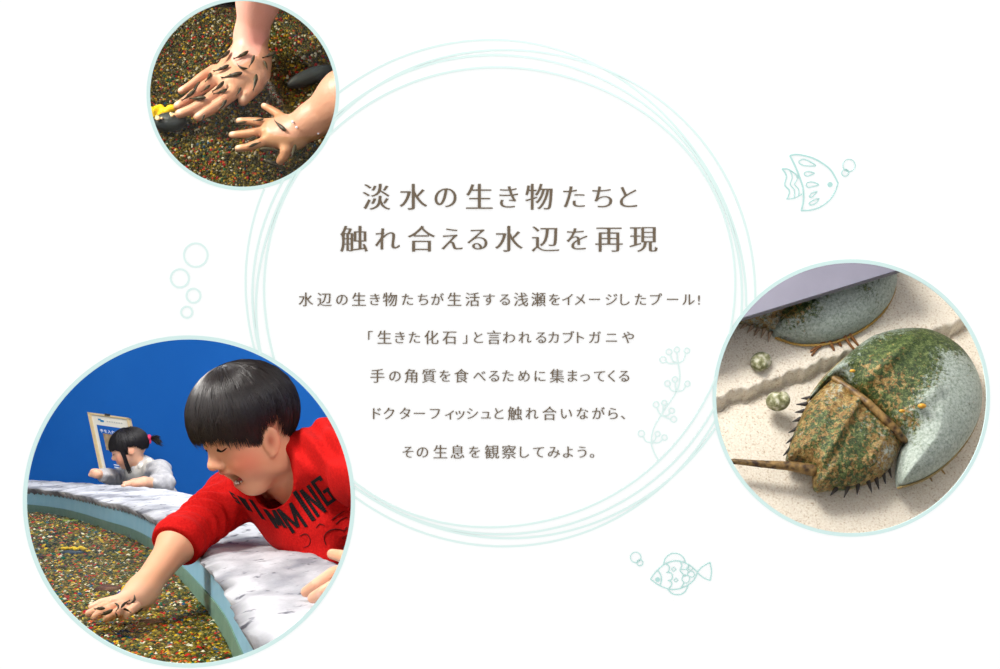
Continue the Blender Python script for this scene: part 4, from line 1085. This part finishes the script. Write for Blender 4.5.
def build_fish_pool():
    T = Tray(243, 94, 2.0, 28); M_encl = mat('dark_enclosure', (.02,.02,.018,1), .7, .1)
    hx = .25; g = tray_enclosure(T, 'added_fish_enclosure', 'dark box added behind the upper round opening to keep room light out', (hx, hx), .09, M_encl)  # added box, blocks the room light from the fish tray
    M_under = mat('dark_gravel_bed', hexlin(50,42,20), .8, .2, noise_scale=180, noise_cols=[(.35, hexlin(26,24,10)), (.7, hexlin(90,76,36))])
    hf = lambda U, V: -.034+.012*(fbm(U+1, V+1, 14, 4)-.5)
    bed = tray_heap(T, 'gravel_bed', (hx, hx), hf, M_under, None, None, 80); bed.parent = g
    n = 34000; q = (rng.random((n, 2))*2-1)*(hx-.006); z = hf(q[:,0], q[:,1])+.0015
    pts = np.c_[q, z]@T.R.T+T.o
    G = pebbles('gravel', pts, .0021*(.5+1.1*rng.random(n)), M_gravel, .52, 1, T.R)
    tag(G, 'dark multicoloured gravel under the two hands', 'gravel', kind='stuff')
    # ---------- big hand
    L = lambda px, py, h: T.at(px, py, h)
    def hand(fingers, palms, arm, lo, hi, label, tone, red, nails, spots=()):
        fingers = [(p_, [q*1.1 for q in rr]) for p_, rr in fingers]
        fs = [gg for pts, rr in fingers for gg in chain([L(*a) for a in pts], rr)]
        U = union(arm+palms, .018)
        def f(p):
            d = U(p); a = fs[0](p)
            for gg in fs[1:]: a = np.minimum(a, gg(p))
            return smin(d, a, .007)
        o = sdf_mesh('person', f, lo, hi, .0019, mat('hand_skin', (1,1,1,1), .45, .4, sss=.1, attr='tint', bump=.0005, bump_scale=160))
        sp = list(spots)
        for pts, rr in fingers:
            for k2 in (1, 2):
                if k2 < len(pts)-1: sp.append((L(*pts[k2]), .010, red, .45))
            sp.append((L(*pts[-1]), .008, red, .35))
        for a, rr in nails: sp.append((L(*a)+T.n*rr, (.0045,.0045,.0045), hexlin(246,214,200), .9, 1.4))
        paint(o, tone, sp); tag(o, label, 'person'); return o
    def chn(pts, rr): return chain([L(*a) for a in pts], rr)
    A = L(258, 0, .10)
    h = .010
    fin = [([(214,70,.012), (203,76,.014), (191,85,.008), (181,91,.003)], [.0085,.0072,.0062,.0052]),
           ([(212,82,.014), (200,90,.016), (187,100,.010), (177,106,.003)], [.0095,.0082,.0072,.0058]),
           ([(220,92,.014), (209,100,.018), (193,109,.012), (179,114,.004)], [.0105,.0092,.0082,.0066]),
           ([(233,93,.014), (223,101,.018), (210,110,.012), (198,117,.004)], [.0105,.0092,.0080,.0066]),
           ([(262,74,.006), (257,86,.006), (249,94,.005), (243,101,.003)], [.0125,.0105,.0095,.0078])]
    palms = chn([(236,60,.014), (219,78,.012)], [.017,.013])+chn([(246,60,.016), (231,84,.014)], [.018,.014])+chn([(256,62,.014), (240,84,.010)], [.017,.013])+chn([(262,58,.012), (262,74,.008)], [.015,.0125])
    Rp = frame(L(236,84,0)-L(250,50,0), T.n); palms.append(ell(L(242,70,.010), (.052,.038,.017), Rp))
    arm = chn([(268,-60,.21), (258,0,.085), (251,38,.026), (248,56,.016)], [.045,.034,.0265,.024])
    o1 = hand(fin, palms, arm, L(160,130,-.03).copy()*0+np.minimum(L(160,130,-.03), L(285,-70,.26))-.05, np.maximum(L(160,130,-.03), L(285,-70,.26))+.05,
         'larger pale hand and forearm reaching down from above into the fish pool', hexlin(212,156,134), hexlin(206,112,92),
         [((181,91,.003),.0055), ((178,106,.003),.006), ((180,114,.004),.0065), ((199,117,.004),.0065), ((243.5,101,.003),.008)],
         [(L(258,0,.1), .06, hexlin(232,178,166), .5), (L(258,40,.04), .02, hexlin(232,150,140), .5)])
    fin = [([(284,120,.022), (278,114,.022), (270,109,.020), (264,106,.018)], [.0085,.0068,.0058,.0048]),
           ([(270,124,.020), (260,122,.022), (248,121,.018), (239,121,.012)], [.0075,.0066,.0058,.0050]),
           ([(268,131,.020), (256,132.5,.024), (243,134,.020), (232,135,.014)], [.0080,.0070,.0062,.0052]),
           ([(270,139,.018), (260,143,.020), (248,147,.016), (238,148.5,.010)], [.0078,.0068,.0060,.0050]),
           ([(286,143,.016), (286,151,.014), (283,157,.008), (280,161,.002)], [.0095,.0085,.0075,.0062])]
    palms = chn([(294,126,.022), (272,127,.020)], [.016,.010])+chn([(294,134,.020), (272,134,.020)], [.017,.011])+chn([(294,138,.018), (274,140,.018)], [.016,.011])
    palms.append(ell(L(284,131,.018), (.030,.026,.014), frame(L(265,131,0)-L(295,130,0), T.n)))
    arm = chn([(420,55,.16), (345,98,.075), (310,122,.036), (298,130,.024)], [.050,.042,.026,.021])
    o2 = hand(fin, palms, arm, np.minimum(L(225,170,-.03), L(430,40,.2))-.06, np.maximum(L(225,170,-.03), L(430,40,.2))+.06,
         'smaller chubby hand and forearm reaching in from the side of the fish pool', hexlin(198,146,116), hexlin(190,112,80),
         [((265,106,.018),.005), ((240,121,.012),.005), ((233,135,.014),.005), ((239,148.5,.010),.005)])
    bvs = [BVHTree.FromPolygons([tuple(v.co) for v in o.data.vertices], [tuple(q.vertices) for q in o.data.polygons]) for o in (o1, o2)]
    cam0 = Vector((0,0,CH))
    def onto(px, py):
        d = P(px, py, 1)-cam0; d.normalize(); best = None
        for b in bvs:
            q = b.ray_cast(cam0, d)
            if q[0] is not None and (best is None or q[3] < best[0]): best = (q[3], V3(q[0]))
        return None if best is None else best[1]+T.n*.004
    FL = [((229.4,65.5),(213,71.5),.2,'fish pointing to the wrist over the knuckle of the larger hand\'s little finger'), ((246,70.5),(236,62.8),.8,'curved fish in the middle of the larger hand\'s back'),
     ((242.6,73),(220.6,78),.1,'longest straight fish across the larger hand\'s knuckles'), ((257,74),(253,91),.1,'fish lying along the larger hand\'s thumb'),
     ((241.5,87.5),(236,96),.1,'short fish in the gap between thumb and index finger of the larger hand'), ((225,81.5),(212,92),.2,'fish slanting over the larger hand\'s middle finger'),
     ((228,89.7),(213,94),.3,'fish crossing the base of the larger hand\'s index finger'), ((212,72.6),(205,82),.2,'fish between little and ring finger of the larger hand'),
     ((210.7,85),(201,92),.1,'fish over the ring finger of the larger hand'), ((206,98),(188.7,98.5),.2,'nearly level fish along the ring and middle finger of the larger hand'),
     ((227,99.6),(218.4,111),.1,'fish on the middle joint of the larger hand\'s index finger'), ((205,114.5),(200.8,121.6),.1,'small fish nibbling the tip of the larger hand\'s index finger'),
     ((201,82),(190,94),.2,'dim greenish fish beside the larger hand\'s little finger'), ((249,51.5),(233,59),.2,'fish nearest the waterline on the larger hand\'s wrist'),
     ((255,55),(249,67),.2,'thin fish running down the back of the larger hand below the wrist'), ((264,60),(268,71),.1,'bluish fish at the thumb side of the larger hand\'s wrist'), ((231,51),(217,60),.3,'fish along the outer edge of the larger hand'),
     ((196,90),(181,101),.2,'long dim fish between the ring and little fingertips of the larger hand'),
     ((285.5,131),(274,120),.1,'plump fish on the back of the smaller hand'), ((247,122),(234.4,123.5),.1,'fish at the tip of the smaller hand\'s upper finger'), ((264,119),(253,121),.1,'fish on the smaller hand\'s upper finger near the thumb'),
     ((256.6,137),(244,140),.1,'fish between the middle and lower fingers of the smaller hand'), ((249,146.5),(261,142),.1,'fish lying on the lower finger of the smaller hand'), ((296,144.6),(291,159),.1,'fish at the heel of the smaller hand'),
     ((260,148),(280,151),.3,'dark fish just under the smaller hand'), ((266,160),(284,170),.2,'shadowy fish low in the fish pool beneath the smaller hand'), ((277,52),(262,58),.1,'pale greenish fish beside the larger hand\'s wrist')]
    for h_, t_, b, lab in FL:
        hs = onto(*h_); ts = onto(*t_)
        if hs is None and ts is None: hs, ts = L(*h_, -.018), L(*t_, -.018)
        else:
            hh = (hs-T.o)@T.n if hs is not None else None; th = (ts-T.o)@T.n if ts is not None else None
            m_ = max([x for x in (hh, th) if x is not None]); q_ = onto((h_[0]+t_[0])/2, (h_[1]+t_[1])/2)
            if q_ is not None: m_ = max(m_, (q_-T.o)@T.n)
            hs = L(*h_, m_ if hh is None else max(hh, m_-.006)); ts = L(*t_, m_ if th is None else max(th, m_-.006))
        add_fish(hs, ts, T.n, lab, 'small fish around the two hands', b*.5)
    def stone(c, r, ang, label):
        Rr = np.c_[T.u*math.cos(ang)+T.v*math.sin(ang), -T.u*math.sin(ang)+T.v*math.cos(ang), T.n]
        o = sdf_mesh('stone', ell(c, [q*1.12 for q in r], Rr), c-max(r)*1.2, c+max(r)*1.2, .002, mat('black_stone', hexlin(44,50,56), .5, .35, bump=.0006, bump_scale=140)); tag(o, label, 'stone'); recenter(o, c)
    stone(L(170,122,-.014), (.026,.0155,.014), .08, 'smooth dark oval stone at the edge of the fish pool by the yellow coral')
    stone(L(310,76.5,-.016), (.040,.0125,.012), .52, 'long dark stone beyond the smaller forearm')
    c = L(163,112,-.008); M_y = mat('bright_yellow_coral', hexlin(246,200,10), .6, .3)
    r4 = random.Random(8); bl = [ell(L(150+i*3.4, 109.5+2.0*math.sin(i*1.7), -.006+.003*math.cos(i)), (.007,.0055,.006)) for i in range(8)]+[ell(L(152+i*2.6, 114+1.5*math.sin(i*2.3), -.008), (.0045,.004,.005)) for i in range(4)]
    o = sdf_mesh('coral', union(bl, .003), c-.06, c+.06, .0016, M_y); tag(o, 'bright knobbly yellow coral above the dark oval stone', 'coral')
    for cx, cy, lab in ((174,114.5,'cluster of pale coral grains touching the larger hand\'s fingertip'), (159,118,'cluster of pale coral grains on the dark oval stone')):
        c = L(cx, cy, .0); o = sdf_mesh('coral_grain', union([ell(L(cx+r4.uniform(-3.5,3.5), cy+r4.uniform(-1.6,1.6), .002), (.0022,.0022,.0022)) for _ in range(9)], .0012), c-.02, c+.02, .0008, mat('pale_coral', hexlin(244,206,170), .6, .3)); tag(o, lab, 'coral')
    M_w = water_mat('fish_pool_water', .03, .03, (.90,.90,.80,1), 24, .0008)
    tag(tray_heap(T, 'fish_pool_water', (hx, hx), lambda U, V: .034+.0008*fbm(U+2, V+2, 20, 3), M_w, None, None, 90), 'clear dark water over the hands and small fish', 'water', kind='stuff')
    M_bub = mat('air_bubble', (.95,.95,1,1), .05, .8)
    for x, y, lab in ((293,123.5,'tiny bubble highest on the smaller wrist'), (297,129,'tiny bubble on the middle of the smaller wrist'), (318.5,135,'larger bubble at the underside of the smaller forearm')):
        c = onto(x, y); c = L(x, y, .03) if c is None else c
        o = sdf_mesh('bubble', ell(c, (.0022,)*3), c-.006, c+.006, .0008, M_bub); tag(o, lab, 'bubble', 'bubbles at the smaller wrist'); recenter(o, c)
    return T

def poly_sd(poly, x, y):
    """signed distance to a closed polygon, negative inside (vectorised)"""
    d = np.full(x.shape, 1e9); s = np.ones(x.shape); n = len(poly)
    for i in range(n):
        ax, ay = poly[i]; bx, by = poly[i-1]; ex, ey = bx-ax, by-ay; wx, wy = x-ax, y-ay
        t = np.clip((wx*ex+wy*ey)/(ex*ex+ey*ey), 0, 1); dx, dy = wx-ex*t, wy-ey*t; d = np.minimum(d, dx*dx+dy*dy)
        c1, c2, c3 = y >= ay, y < by, ex*wy > ey*wx
        s = np.where((c1 & c2 & c3) | (~c1 & ~c2 & ~c3), -s, s)
    return s*np.sqrt(d)

def crab_mat(name, zones, base0, base1, fine0, fine1, lo=.40, hi=.60):
    """mottled shell: pale ground under green-brown growth whose cover follows the vertex attribute 'tint' (r = cover, g = brownness)"""
    m = bpy.data.materials.new(name); m.use_nodes = True; nt = m.node_tree; b = nt.nodes['Principled BSDF']; b.inputs['Roughness'].default_value = .42; b.inputs['Specular IOR Level'].default_value = .4
    N = nt.nodes.new; lk = nt.links.new
    tc = N('ShaderNodeTexCoord'); at = N('ShaderNodeAttribute'); at.attribute_name = 'tint'; sp = N('ShaderNodeSeparateColor'); lk(at.outputs['Color'], sp.inputs[0])
    def noise_(sc, det, rough=.6, dist=0):
        n = N('ShaderNodeTexNoise'); n.inputs['Scale'].default_value = sc; n.inputs['Detail'].default_value = det; n.inputs['Roughness'].default_value = rough; n.inputs['Distortion'].default_value = dist; lk(tc.outputs['Object'], n.inputs['Vector']); return n
    def mathn(op, a, c): 
        q = N('ShaderNodeMath'); q.operation = op
        for i, z in enumerate((a, c)):
            if hasattr(z, 'is_output') or hasattr(z, 'links'): lk(z, q.inputs[i])
            else: q.inputs[i].default_value = z
        return q.outputs[0]
    def mixc(f, a, c):
        q = N('ShaderNodeMix'); q.data_type = 'RGBA'
        lk(f, q.inputs['Factor'])
        for z, k2 in ((a, 'A'), (c, 'B')):
            if isinstance(z, tuple): q.inputs[k2].default_value = z
            else: lk(z, q.inputs[k2])
        return q.outputs['Result']
    def ramp(f, stops):
        r_ = N('ShaderNodeValToRGB')
        while len(r_.color_ramp.elements) < len(stops): r_.color_ramp.elements.new(.5)
        for e, (p, c) in zip(r_.color_ramp.elements, stops): e.position = p; e.color = c
        lk(f, r_.inputs['Fac']); return r_.outputs['Color']
    n1 = noise_(240, 8, .75); n2 = noise_(55, 5, .6); n3 = noise_(300, 4, .7); n4 = noise_(200, 7, .85); n5 = noise_(170, 5, .7, .5)
    ground = ramp(n3.outputs['Fac'], [(.3, hexlin(116,130,114)), (.7, hexlin(190,199,190))])
    green = ramp(n4.outputs['Fac'], [(.38, hexlin(16,30,8)), (.5, hexlin(50,70,24)), (.62, hexlin(120,130,72))])
    brown = ramp(n4.outputs['Fac'], [(.32, hexlin(44,26,10)), (.42, hexlin(96,66,24)), (.52, hexlin(142,110,54)), (.62, hexlin(178,158,104)), (.7, hexlin(100,76,32))])
    growth = mixc(mathn('GREATER_THAN', mathn('ADD', mathn('ADD', mathn('MULTIPLY', n2.outputs['Fac'], .3), mathn('MULTIPLY', n5.outputs['Fac'], 1.3)), sp.outputs[1]), 1.0), green, brown)
    v = mathn('ADD', mathn('ADD', mathn('MULTIPLY', n1.outputs['Fac'], 1.3), mathn('MULTIPLY', n2.outputs['Fac'], .6)), sp.outputs[0])
    cov = ramp(v, [(.0, (0,0,0,1)), (1, (1,1,1,1))])
    q = N('ShaderNodeMapRange'); q.inputs['From Min'].default_value = 1.30; q.inputs['From Max'].default_value = 1.52; lk(v, q.inputs['Value'])
    lk(mixc(q.outputs[0], ground, growth), b.inputs['Base Color'])
    bp = N('ShaderNodeBump'); bp.inputs['Distance'].default_value = .0025; bp.inputs['Strength'].default_value = .8; lk(mathn('MULTIPLY', v, .6), bp.inputs['Height']); lk(bp.outputs['Normal'], b.inputs['Normal'])
    return m

def build_crabs():
    T = Tray(851, 398, 1.45, 26); M_encl = mat('pale_enclosure', (.62,.6,.56,1), .7, .2)
    hx = .235; g = tray_enclosure(T, 'added_crab_enclosure', 'pale box added behind the round opening beside the lettering to keep the sand bright', (hx, hx), .10, M_encl)  # added box, pale inside so the sand stays evenly bright
    # sand laid as two slabs with a step between them
    stp = [(690,405),(716,397.5),(740,389),(760,384),(780,375),(800,369),(820,361),(843,352),(880,345),(905,342),(930,333),(950,323),(962,319),(985,309),(1010,300)]
    sl = np.array([T.l(*a, .0)[:2] for a in stp])
    def hf(U, V):
        vb = np.interp(U, sl[:,0], sl[:,1])+.0022*np.sin(U*160)+.0012*np.sin(U*410+1)
        s_ = (V-vb)
        up = 1/(1+np.exp(-np.clip((s_+.004)/.0012, -40, 40)))
        return -.018+.020*up+.0012*(fbm(U+1, V+1, 40, 6)-.5)+.003*(fbm(U+1, V+1, 7, 8)-.5)-.006*np.exp(-((s_+.008)/.003)**2)
    M_sand = mat('fine_sand', hexlin(222,208,190), .95, .05, bump=.0012, bump_scale=500, noise_scale=420, noise_cols=[(.28, hexlin(186,164,136)), (.42, hexlin(224,213,194)), (.7, hexlin(236,229,214))], detail=3)
    tag(tray_heap(T, 'sand', (hx, hx), hf, M_sand, None, None, 480), 'fine pale sand with a wavy step across it', 'sand', kind='stuff')
    l2 = lambda a: T.l(a[0], a[1], 0)[:2]
    def body(name, outline, H, D, feats, zone, m, parent, h=.0013, base=.006, carve=None):
        poly = np.array([l2(a) for a in outline]); lo = poly.min(0)-.008; hi = poly.max(0)+.008
        def top(x, y):
            d = -poly_sd(poly, x, y); t = np.clip(d/D, 0, 1); z = base+H*np.sqrt(np.maximum(1-(1-t)**2, 0))
            for fx in feats: z = z+fx(x, y)
            return d, z
        def f(p):
            q = p; d, z = top(q[:,0], q[:,1])
            s_ = smax(-d, (q[:,2]-z)*.75, .003)
            return smax(s_, -(q[:,2]-(z-.012-.0*z))*.75 if False else -(q[:,2]+.004), .002)
        # evaluate in tray coordinates, then place
        o = sdf_mesh(name, f, (lo[0], lo[1], -.012), (hi[0], hi[1], H+base+.03), h, m, parent)
        a = co_of(o); col = zone(a); ca = o.data.color_attributes.new('tint', 'FLOAT_COLOR', 'POINT'); ca.data.foreach_set('color', np.c_[col, np.zeros(len(a)), np.ones(len(a))].astype(np.float32).ravel())
        a = a@T.R.T+T.o; o.data.vertices.foreach_set('co', a.astype(np.float32).ravel()); o.data.update()
        return o, top
    def gz(q, pts):     # pts: (px, py, radius px, dcover, dbrown)
        c = np.zeros((len(q), 2))
        for px, py, r_, a, b in pts:
            k2 = l2((px, py)); w = np.exp(-(((q[:,:2]-k2)**2).sum(1))/(r_/T.ppm)**2); c[:,0] += a*w; c[:,1] += b*w
        return c
    def ridge(a, b, w_, h_): 
        a, b = l2(a), l2(b)
        def f(x, y):
            e = b-a; t = np.clip(((x-a[0])*e[0]+(y-a[1])*e[1])/(e@e), 0, 1); d = np.hypot(x-a[0]-t*e[0], y-a[1]-t*e[1]); return h_*np.exp(-(d/(w_/T.ppm))**2)
        return f
    pro = [(807,402),(813,392),(824,378),(836,367),(848,356),(862,345),(878,337),(900,332.5),(922,333),(937,338),(951,346),(962,356),(970,367),(976,380),(979.5,394),(979.5,408),(977,420),(971,434),(963,446),(954,457),(943,467),(932,475),(922,480.5),(910,485),(898,488),(895.5,478),(896,467),(898,456),(901,447),(903,440),(893,428),(878,412),(862,399),(846,387),(836,380),(826,386),(815,396)]
    pro = [tuple(q) for q in catmull(pro, 3, True)]
    M_pro = crab_mat('carapace_shell', None, 0, 0, 0, 0)
    zp = lambda q: gz(q, [(895,368,32,.50,-.04), (866,380,26,.42,.08), (925,345,22,.42,-.1), (955,352,18,.36,-.15), (882,400,24,.50,.10), (900,430,18,.28,.12), (912,385,20,.12,0), (820,390,14,.30,.0), (940,430,34,-.06,0), (965,400,26,-.02,0), (925,460,30,.0,-.1), (850,360,16,.05,-.1)])+np.array([.27, .06])
    root, top = body('horseshoe_crab', pro, .034, .070, [ridge((862,390),(905,352),7,.005), ridge((838,376),(872,345),6,.004), ridge((898,428),(925,405),7,.0045), ridge((836,379),(903,439),5,.003), lambda x, y: .0016*(fbm(x+1, y+1, 60, 2)-.5)], zp, M_pro, None)
    tag(root, 'whole horseshoe crab with green-mottled domed shell lying on the sand', 'horseshoe crab')
    op = [(835,380),(846,388),(862,400),(878,413),(893,428),(902,439),(898,450),(894,460),(889,470),(882,477),(872,482),(860,486),(848,489.5),(832,490),(817,492),(813,486),(812,476),(808,470),(797,464),(786,462),(788,450),(792,438),(796,427),(801,416),(807,405),(818,393),(827,385)]
    opc = [tuple(q) for q in catmull(op, 3, True)]
    zo = lambda q: gz(q, [(850,455,20,.1,-.12), (820,430,14,.0,-.12), (866,430,18,-.08,-.05), (845,480,18,.0,-.1), (830,400,20,-.1,.08), (880,465,16,-.2,.1), (815,455,12,.2,-.1)])+np.array([.68, .24])
    M_op = crab_mat('abdomen_shell', None, 0, 0, 0, 0)
    ab, top2 = body('abdomen', opc, .026, .045, [ridge((855,405),(818,470),5,.007), ridge((838,392),(806,452),4,.002), ridge((888,432),(858,478),4,.002), lambda x, y: .0030*(fbm(x+1, y+1, 45, 5)-.5)], zo, M_op, root)
    brown = mat('brown_horn', hexlin(96,64,30), .5, .4, noise_scale=120, noise_cols=[(.35, hexlin(52,32,16)), (.65, hexlin(150,118,66))]); dark = mat('dark_spine', hexlin(42,34,28), .5, .4)
    def stick(name, pts, rr, m, parent, h=.0011):
        w_ = [T.at(*a) for a in pts]; A = np.array(w_); return sdf_mesh(name, union(chain(w_, rr), .001), A.min(0)-max(rr)*1.4, A.max(0)+max(rr)*1.4, h, m, parent)
    stick('hinge', [(834,378.5,.022), (850,389,.028), (868,403,.033), (886,420,.031), (897,432,.026), (904,440,.016)], [.0035,.0045,.005,.005,.005,.0045], brown, root, .0013)
    stick('tail_spine', [(812,470,.010), (790,466,.010), (762,464,.008), (735,461.5,.006), (716,461,.004)], [.0075,.0058,.0045,.0034,.0022], brown, root, .0013)
    for a, b in (((810,398),(801,398.5)), ((806,404),(796,404.5)), ((804,411),(794.5,412.5)), ((800,419),(792,422)), ((798,428),(788,433)), ((795,437),(785.5,444)), ((792,447),(783,456)),
                 ((848,487),(844,498)), ((858,485),(857,495)), ((868,481),(872,493)), ((876,478),(879,490)), ((883,473),(885.5,484)), ((888,466),(891.5,478)), ((836,489),(830,496))):
        stick('marginal_spine', [(a[0], a[1], .006), (b[0], b[1], .004)], [.0030,.0006], dark, root, .0009)
    amber = mat('amber_spot', hexlin(206,150,50), .4, .4)
    for x, y, r_, nm in ((922,406,4.2,'compound_eye'), (902,411,3.0,'amber_spot'), (852.5,371,3.0,'amber_spot'), (859,357,2.6,'amber_spot')):
        q = l2((x, y)); d, z = top(np.array([q[0]]), np.array([q[1]])); c = T.at(x, y, float(z[0])-.0005)
        sdf_mesh(nm, ell(c, (r_/T.ppm, r_/T.ppm*.8, r_/T.ppm*.6)), c-.012, c+.012, .0008, amber, root)
    for a, b in (((941,468),(945,474)), ((930,475),(932,481))):
        stick('leg', [(a[0]-4, a[1]-4, .003), (b[0], b[1], .001)], [.0018,.0010], brown, root, .0008)
    # rim line of the shell
    rimp = [(807,402),(824,378),(848,356),(878,337),(922,333),(951,346),(970,367),(979.5,394),(977,420),(963,446),(943,467),(922,480.5),(898,488)]
    rp = catmull([(x, y, .006) for x, y in rimp], 5); stick('shell_edge', [tuple(q) for q in rp], [.0016]*len(rp), mat('tan_edge', hexlin(150,130,84), .5, .3), root, .0011)
    # ---- second crab, half behind the grey board
    pr2 = [(772,336),(785,341),(800,345),(815,345.5),(830,343.5),(845,338.5),(857,333),(869,326),(880,316),(888,306),(893,295),(895,282),(892,268),(884,255),(868,244),(848,240),(826,246),(806,262),(790,285),(778,310)]
    pr2 = [tuple(q) for q in catmull(pr2, 3, True)]
    z2 = lambda q: gz(q, [(850,290,34,.26,-.05), (800,318,22,.36,.0), (780,320,16,.4,.2), (840,325,24,-.1,0)])+np.array([.22,.05])
    r2_, t2 = body('horseshoe_crab', pr2, .040, .060, [], z2, M_pro, None, .0016)
    tag(r2_, 'second horseshoe crab partly hidden behind the grey board', 'horseshoe crab')
    ab2 = [(780,334),(768,331),(756,328),(744,325),(736,322),(740,300),(750,280),(780,270),(800,290)]
    body('abdomen', [tuple(q) for q in catmull(ab2, 3, True)], .022, .03, [lambda x, y: .003*(fbm(x+1, y+1, 45, 5)-.5)], lambda q: gz(q, [])+np.array([.5,.3]), M_op, r2_, .0016)
    rp = catmull([(x, y, .006) for x, y in [(776,338),(800,345),(830,343.5),(857,333),(880,316),(893,295),(895,282)]], 5); stick('shell_edge', [tuple(q) for q in rp], [.0017]*len(rp), mat('tan_rim', hexlin(170,134,66), .5, .3), r2_, .0011)
    for a, b in (((752,327),(747,333)), ((758,329),(754,336)), ((764,330),(761,338)), ((770,333),(768,342)), ((745,325),(740,329))):
        stick('marginal_spine', [(a[0], a[1], .006), (b[0], b[1], .003)], [.0028,.0008], mat('pale_spine', hexlin(150,128,106), .6, .2), r2_, .0009)
    leg_m = mat('leg_brown', hexlin(128,84,44), .5, .3)
    for pts in ([(828,338,.006), (820,345,.005), (812,355,.003)], [(820,346,.005),(811,351,.003)], [(830,342,.006), (834,350,.003)], [(838,341,.005),(841,346,.003)], [(845,337,.006), (851,346,.004), (854,349,.003)], [(850,335,.006), (858,345,.003)]):
        stick('leg', pts, [.0026]+[.0016]*(len(pts)-1), leg_m, r2_, .0009)
    # grey board standing in the water above it
    M_b = mat('lavender_grey_board', hexlin(176,172,186), .5, .3, noise_scale=12, noise_cols=[(.3, hexlin(112,110,122)), (.7, hexlin(122,120,132))])
    e0, e1 = T.l(700, 334, .060), T.l(905, 271, .060); ex = (e1-e0)/np.linalg.norm(e1-e0); nv = np.array([-ex[1], ex[0], 0])
    def q3(a, b, c): return T.w(e0+ex*a+nv*b+np.array([0,0,c]))
    Lb = np.linalg.norm(e1-e0)
    V = [q3(a, b, c) for c in (0, .006) for a, b in ((-.02,0), (Lb+.003,0), (Lb+.003,.15), (-.02,.15))]
    bo = mesh('grey_board', V, [(3,2,1,0), (4,5,6,7), (0,1,5,4), (1,2,6,5), (2,3,7,6), (3,0,4,7)], M_b); tag(bo, 'smooth lavender grey board covering part of the second horseshoe crab', 'board')
    V = [q3(a, b, c) for c in (.0058, .0066) for a, b in ((-.02,0), (Lb+.003,0), (Lb+.003,.0012), (-.02,.0012))]
    mesh('board_edge', V, [(3,2,1,0), (4,5,6,7), (0,1,5,4), (1,2,6,5), (2,3,7,6), (3,0,4,7)], mat('board_edge', (.05,.05,.06,1), .5, .3), bo)
    M_sn = mat('snail_shell', hexlin(150,148,110), .5, .4, noise_scale=160, noise_cols=[(.36, hexlin(96,96,56)), (.5, hexlin(150,150,110)), (.66, hexlin(210,206,184))])
    for (x, y), a0, lab in (((761.5,365.5), 1.3, 'sea snail on the sand above the wavy step'), ((780,399), 3.6, 'sea snail on the sand below the wavy step')):
        c = T.at(x, y, .006); k2 = []
        for i in range(22):
            t = i/21; a = a0+t*4.4; rr = .0125*(1-t)**.8+.0022; R_ = .0068*(1-t*.75)
            k2.append(ell(c+T.u*math.cos(a)*R_+T.v*math.sin(a)*R_+T.n*(t*.007), (rr*.8,)*3))
        o = sdf_mesh('sea_snail', union(k2, .0012), c-.024, c+.026, .0009, M_sn); tag(o, lab, 'snail', 'two sea snails')
        ap = c+T.u*math.cos(a0-.5)*.011+T.v*math.sin(a0-.5)*.008+T.n*.004
        sdf_mesh('shell_opening', ell(ap, (.005,.005,.004)), ap-.008, ap+.008, .0009, mat('pale_opening', hexlin(232,228,218), .4, .4), o); recenter_children(o, c)
    return T
def recenter_children(o, c):
    recenter(o, c)
    for k2 in o.children: k2.data.transform(Matrix.Translation(-Vector(c)))
build_wall()
build_text()
build_room()
build_pool()
build_boy(); build_girl(); build_board(); pool_things()
TF = build_fish_pool()
TC = build_crabs()
def area(name, loc, look, size, power, col=(1,1,1), sy=None):
    l = bpy.data.lights.new(name, 'AREA'); l.energy = power; l.color = col; l.size = size
    if sy: l.shape = 'RECTANGLE'; l.size_y = sy
    o = bpy.data.objects.new(name, l); C.objects.link(o); o.location = loc
    o.rotation_euler = (Vector(look)-Vector(loc)).to_track_quat('-Z', 'Y').to_euler(); return o
area('added_room_light', (-1.55, 1.15, 2.2), (-.45, 2.0, .6), .5, 60, (1,.97,.92))  # added key light for the boy, hung below the ceiling
area('added_room_light', (-1.0, 4.2, 2.5), (-1.5, 5, .6), 1.6, 90, (1,1,1))  # added light for the girl, far pool and blue wall
area('added_tray_light', TF.w((-.45, .12, .5)), TF.w((0, 0, 0)), .10, 1.9, (1,.95,.88))  # added unseen lamp for the fish tray
area('added_tray_light', TC.w((-.36, .38, .60)), TC.w((0, 0, 0)), .28, 9.2, (1,.98,.95))  # added unseen lamp that brightens the crab sand
# ---------------------------------------------------------------- camera, world, view
cam = bpy.data.cameras.new('camera'); co = bpy.data.objects.new('camera', cam); C.objects.link(co)
co.location = (0, 0, CH); co.rotation_euler = (math.pi/2, 0, 0)
cam.sensor_width = 36; cam.lens = F*36/1000; cam.shift_y = (HZ-334.5)/1000; cam.clip_start = .05
bpy.context.scene.camera = co
w = bpy.data.worlds.new('world'); bpy.context.scene.world = w; w.use_nodes = True
w.node_tree.nodes['Background'].inputs['Color'].default_value = (1, 1, 1, 1)
w.node_tree.nodes['Background'].inputs['Strength'].default_value = 1.09
vs = bpy.context.scene.view_settings; vs.view_transform = 'Standard'; vs.look = 'None'; vs.gamma = 1; vs.exposure = 0; vs.use_curve_mapping = False
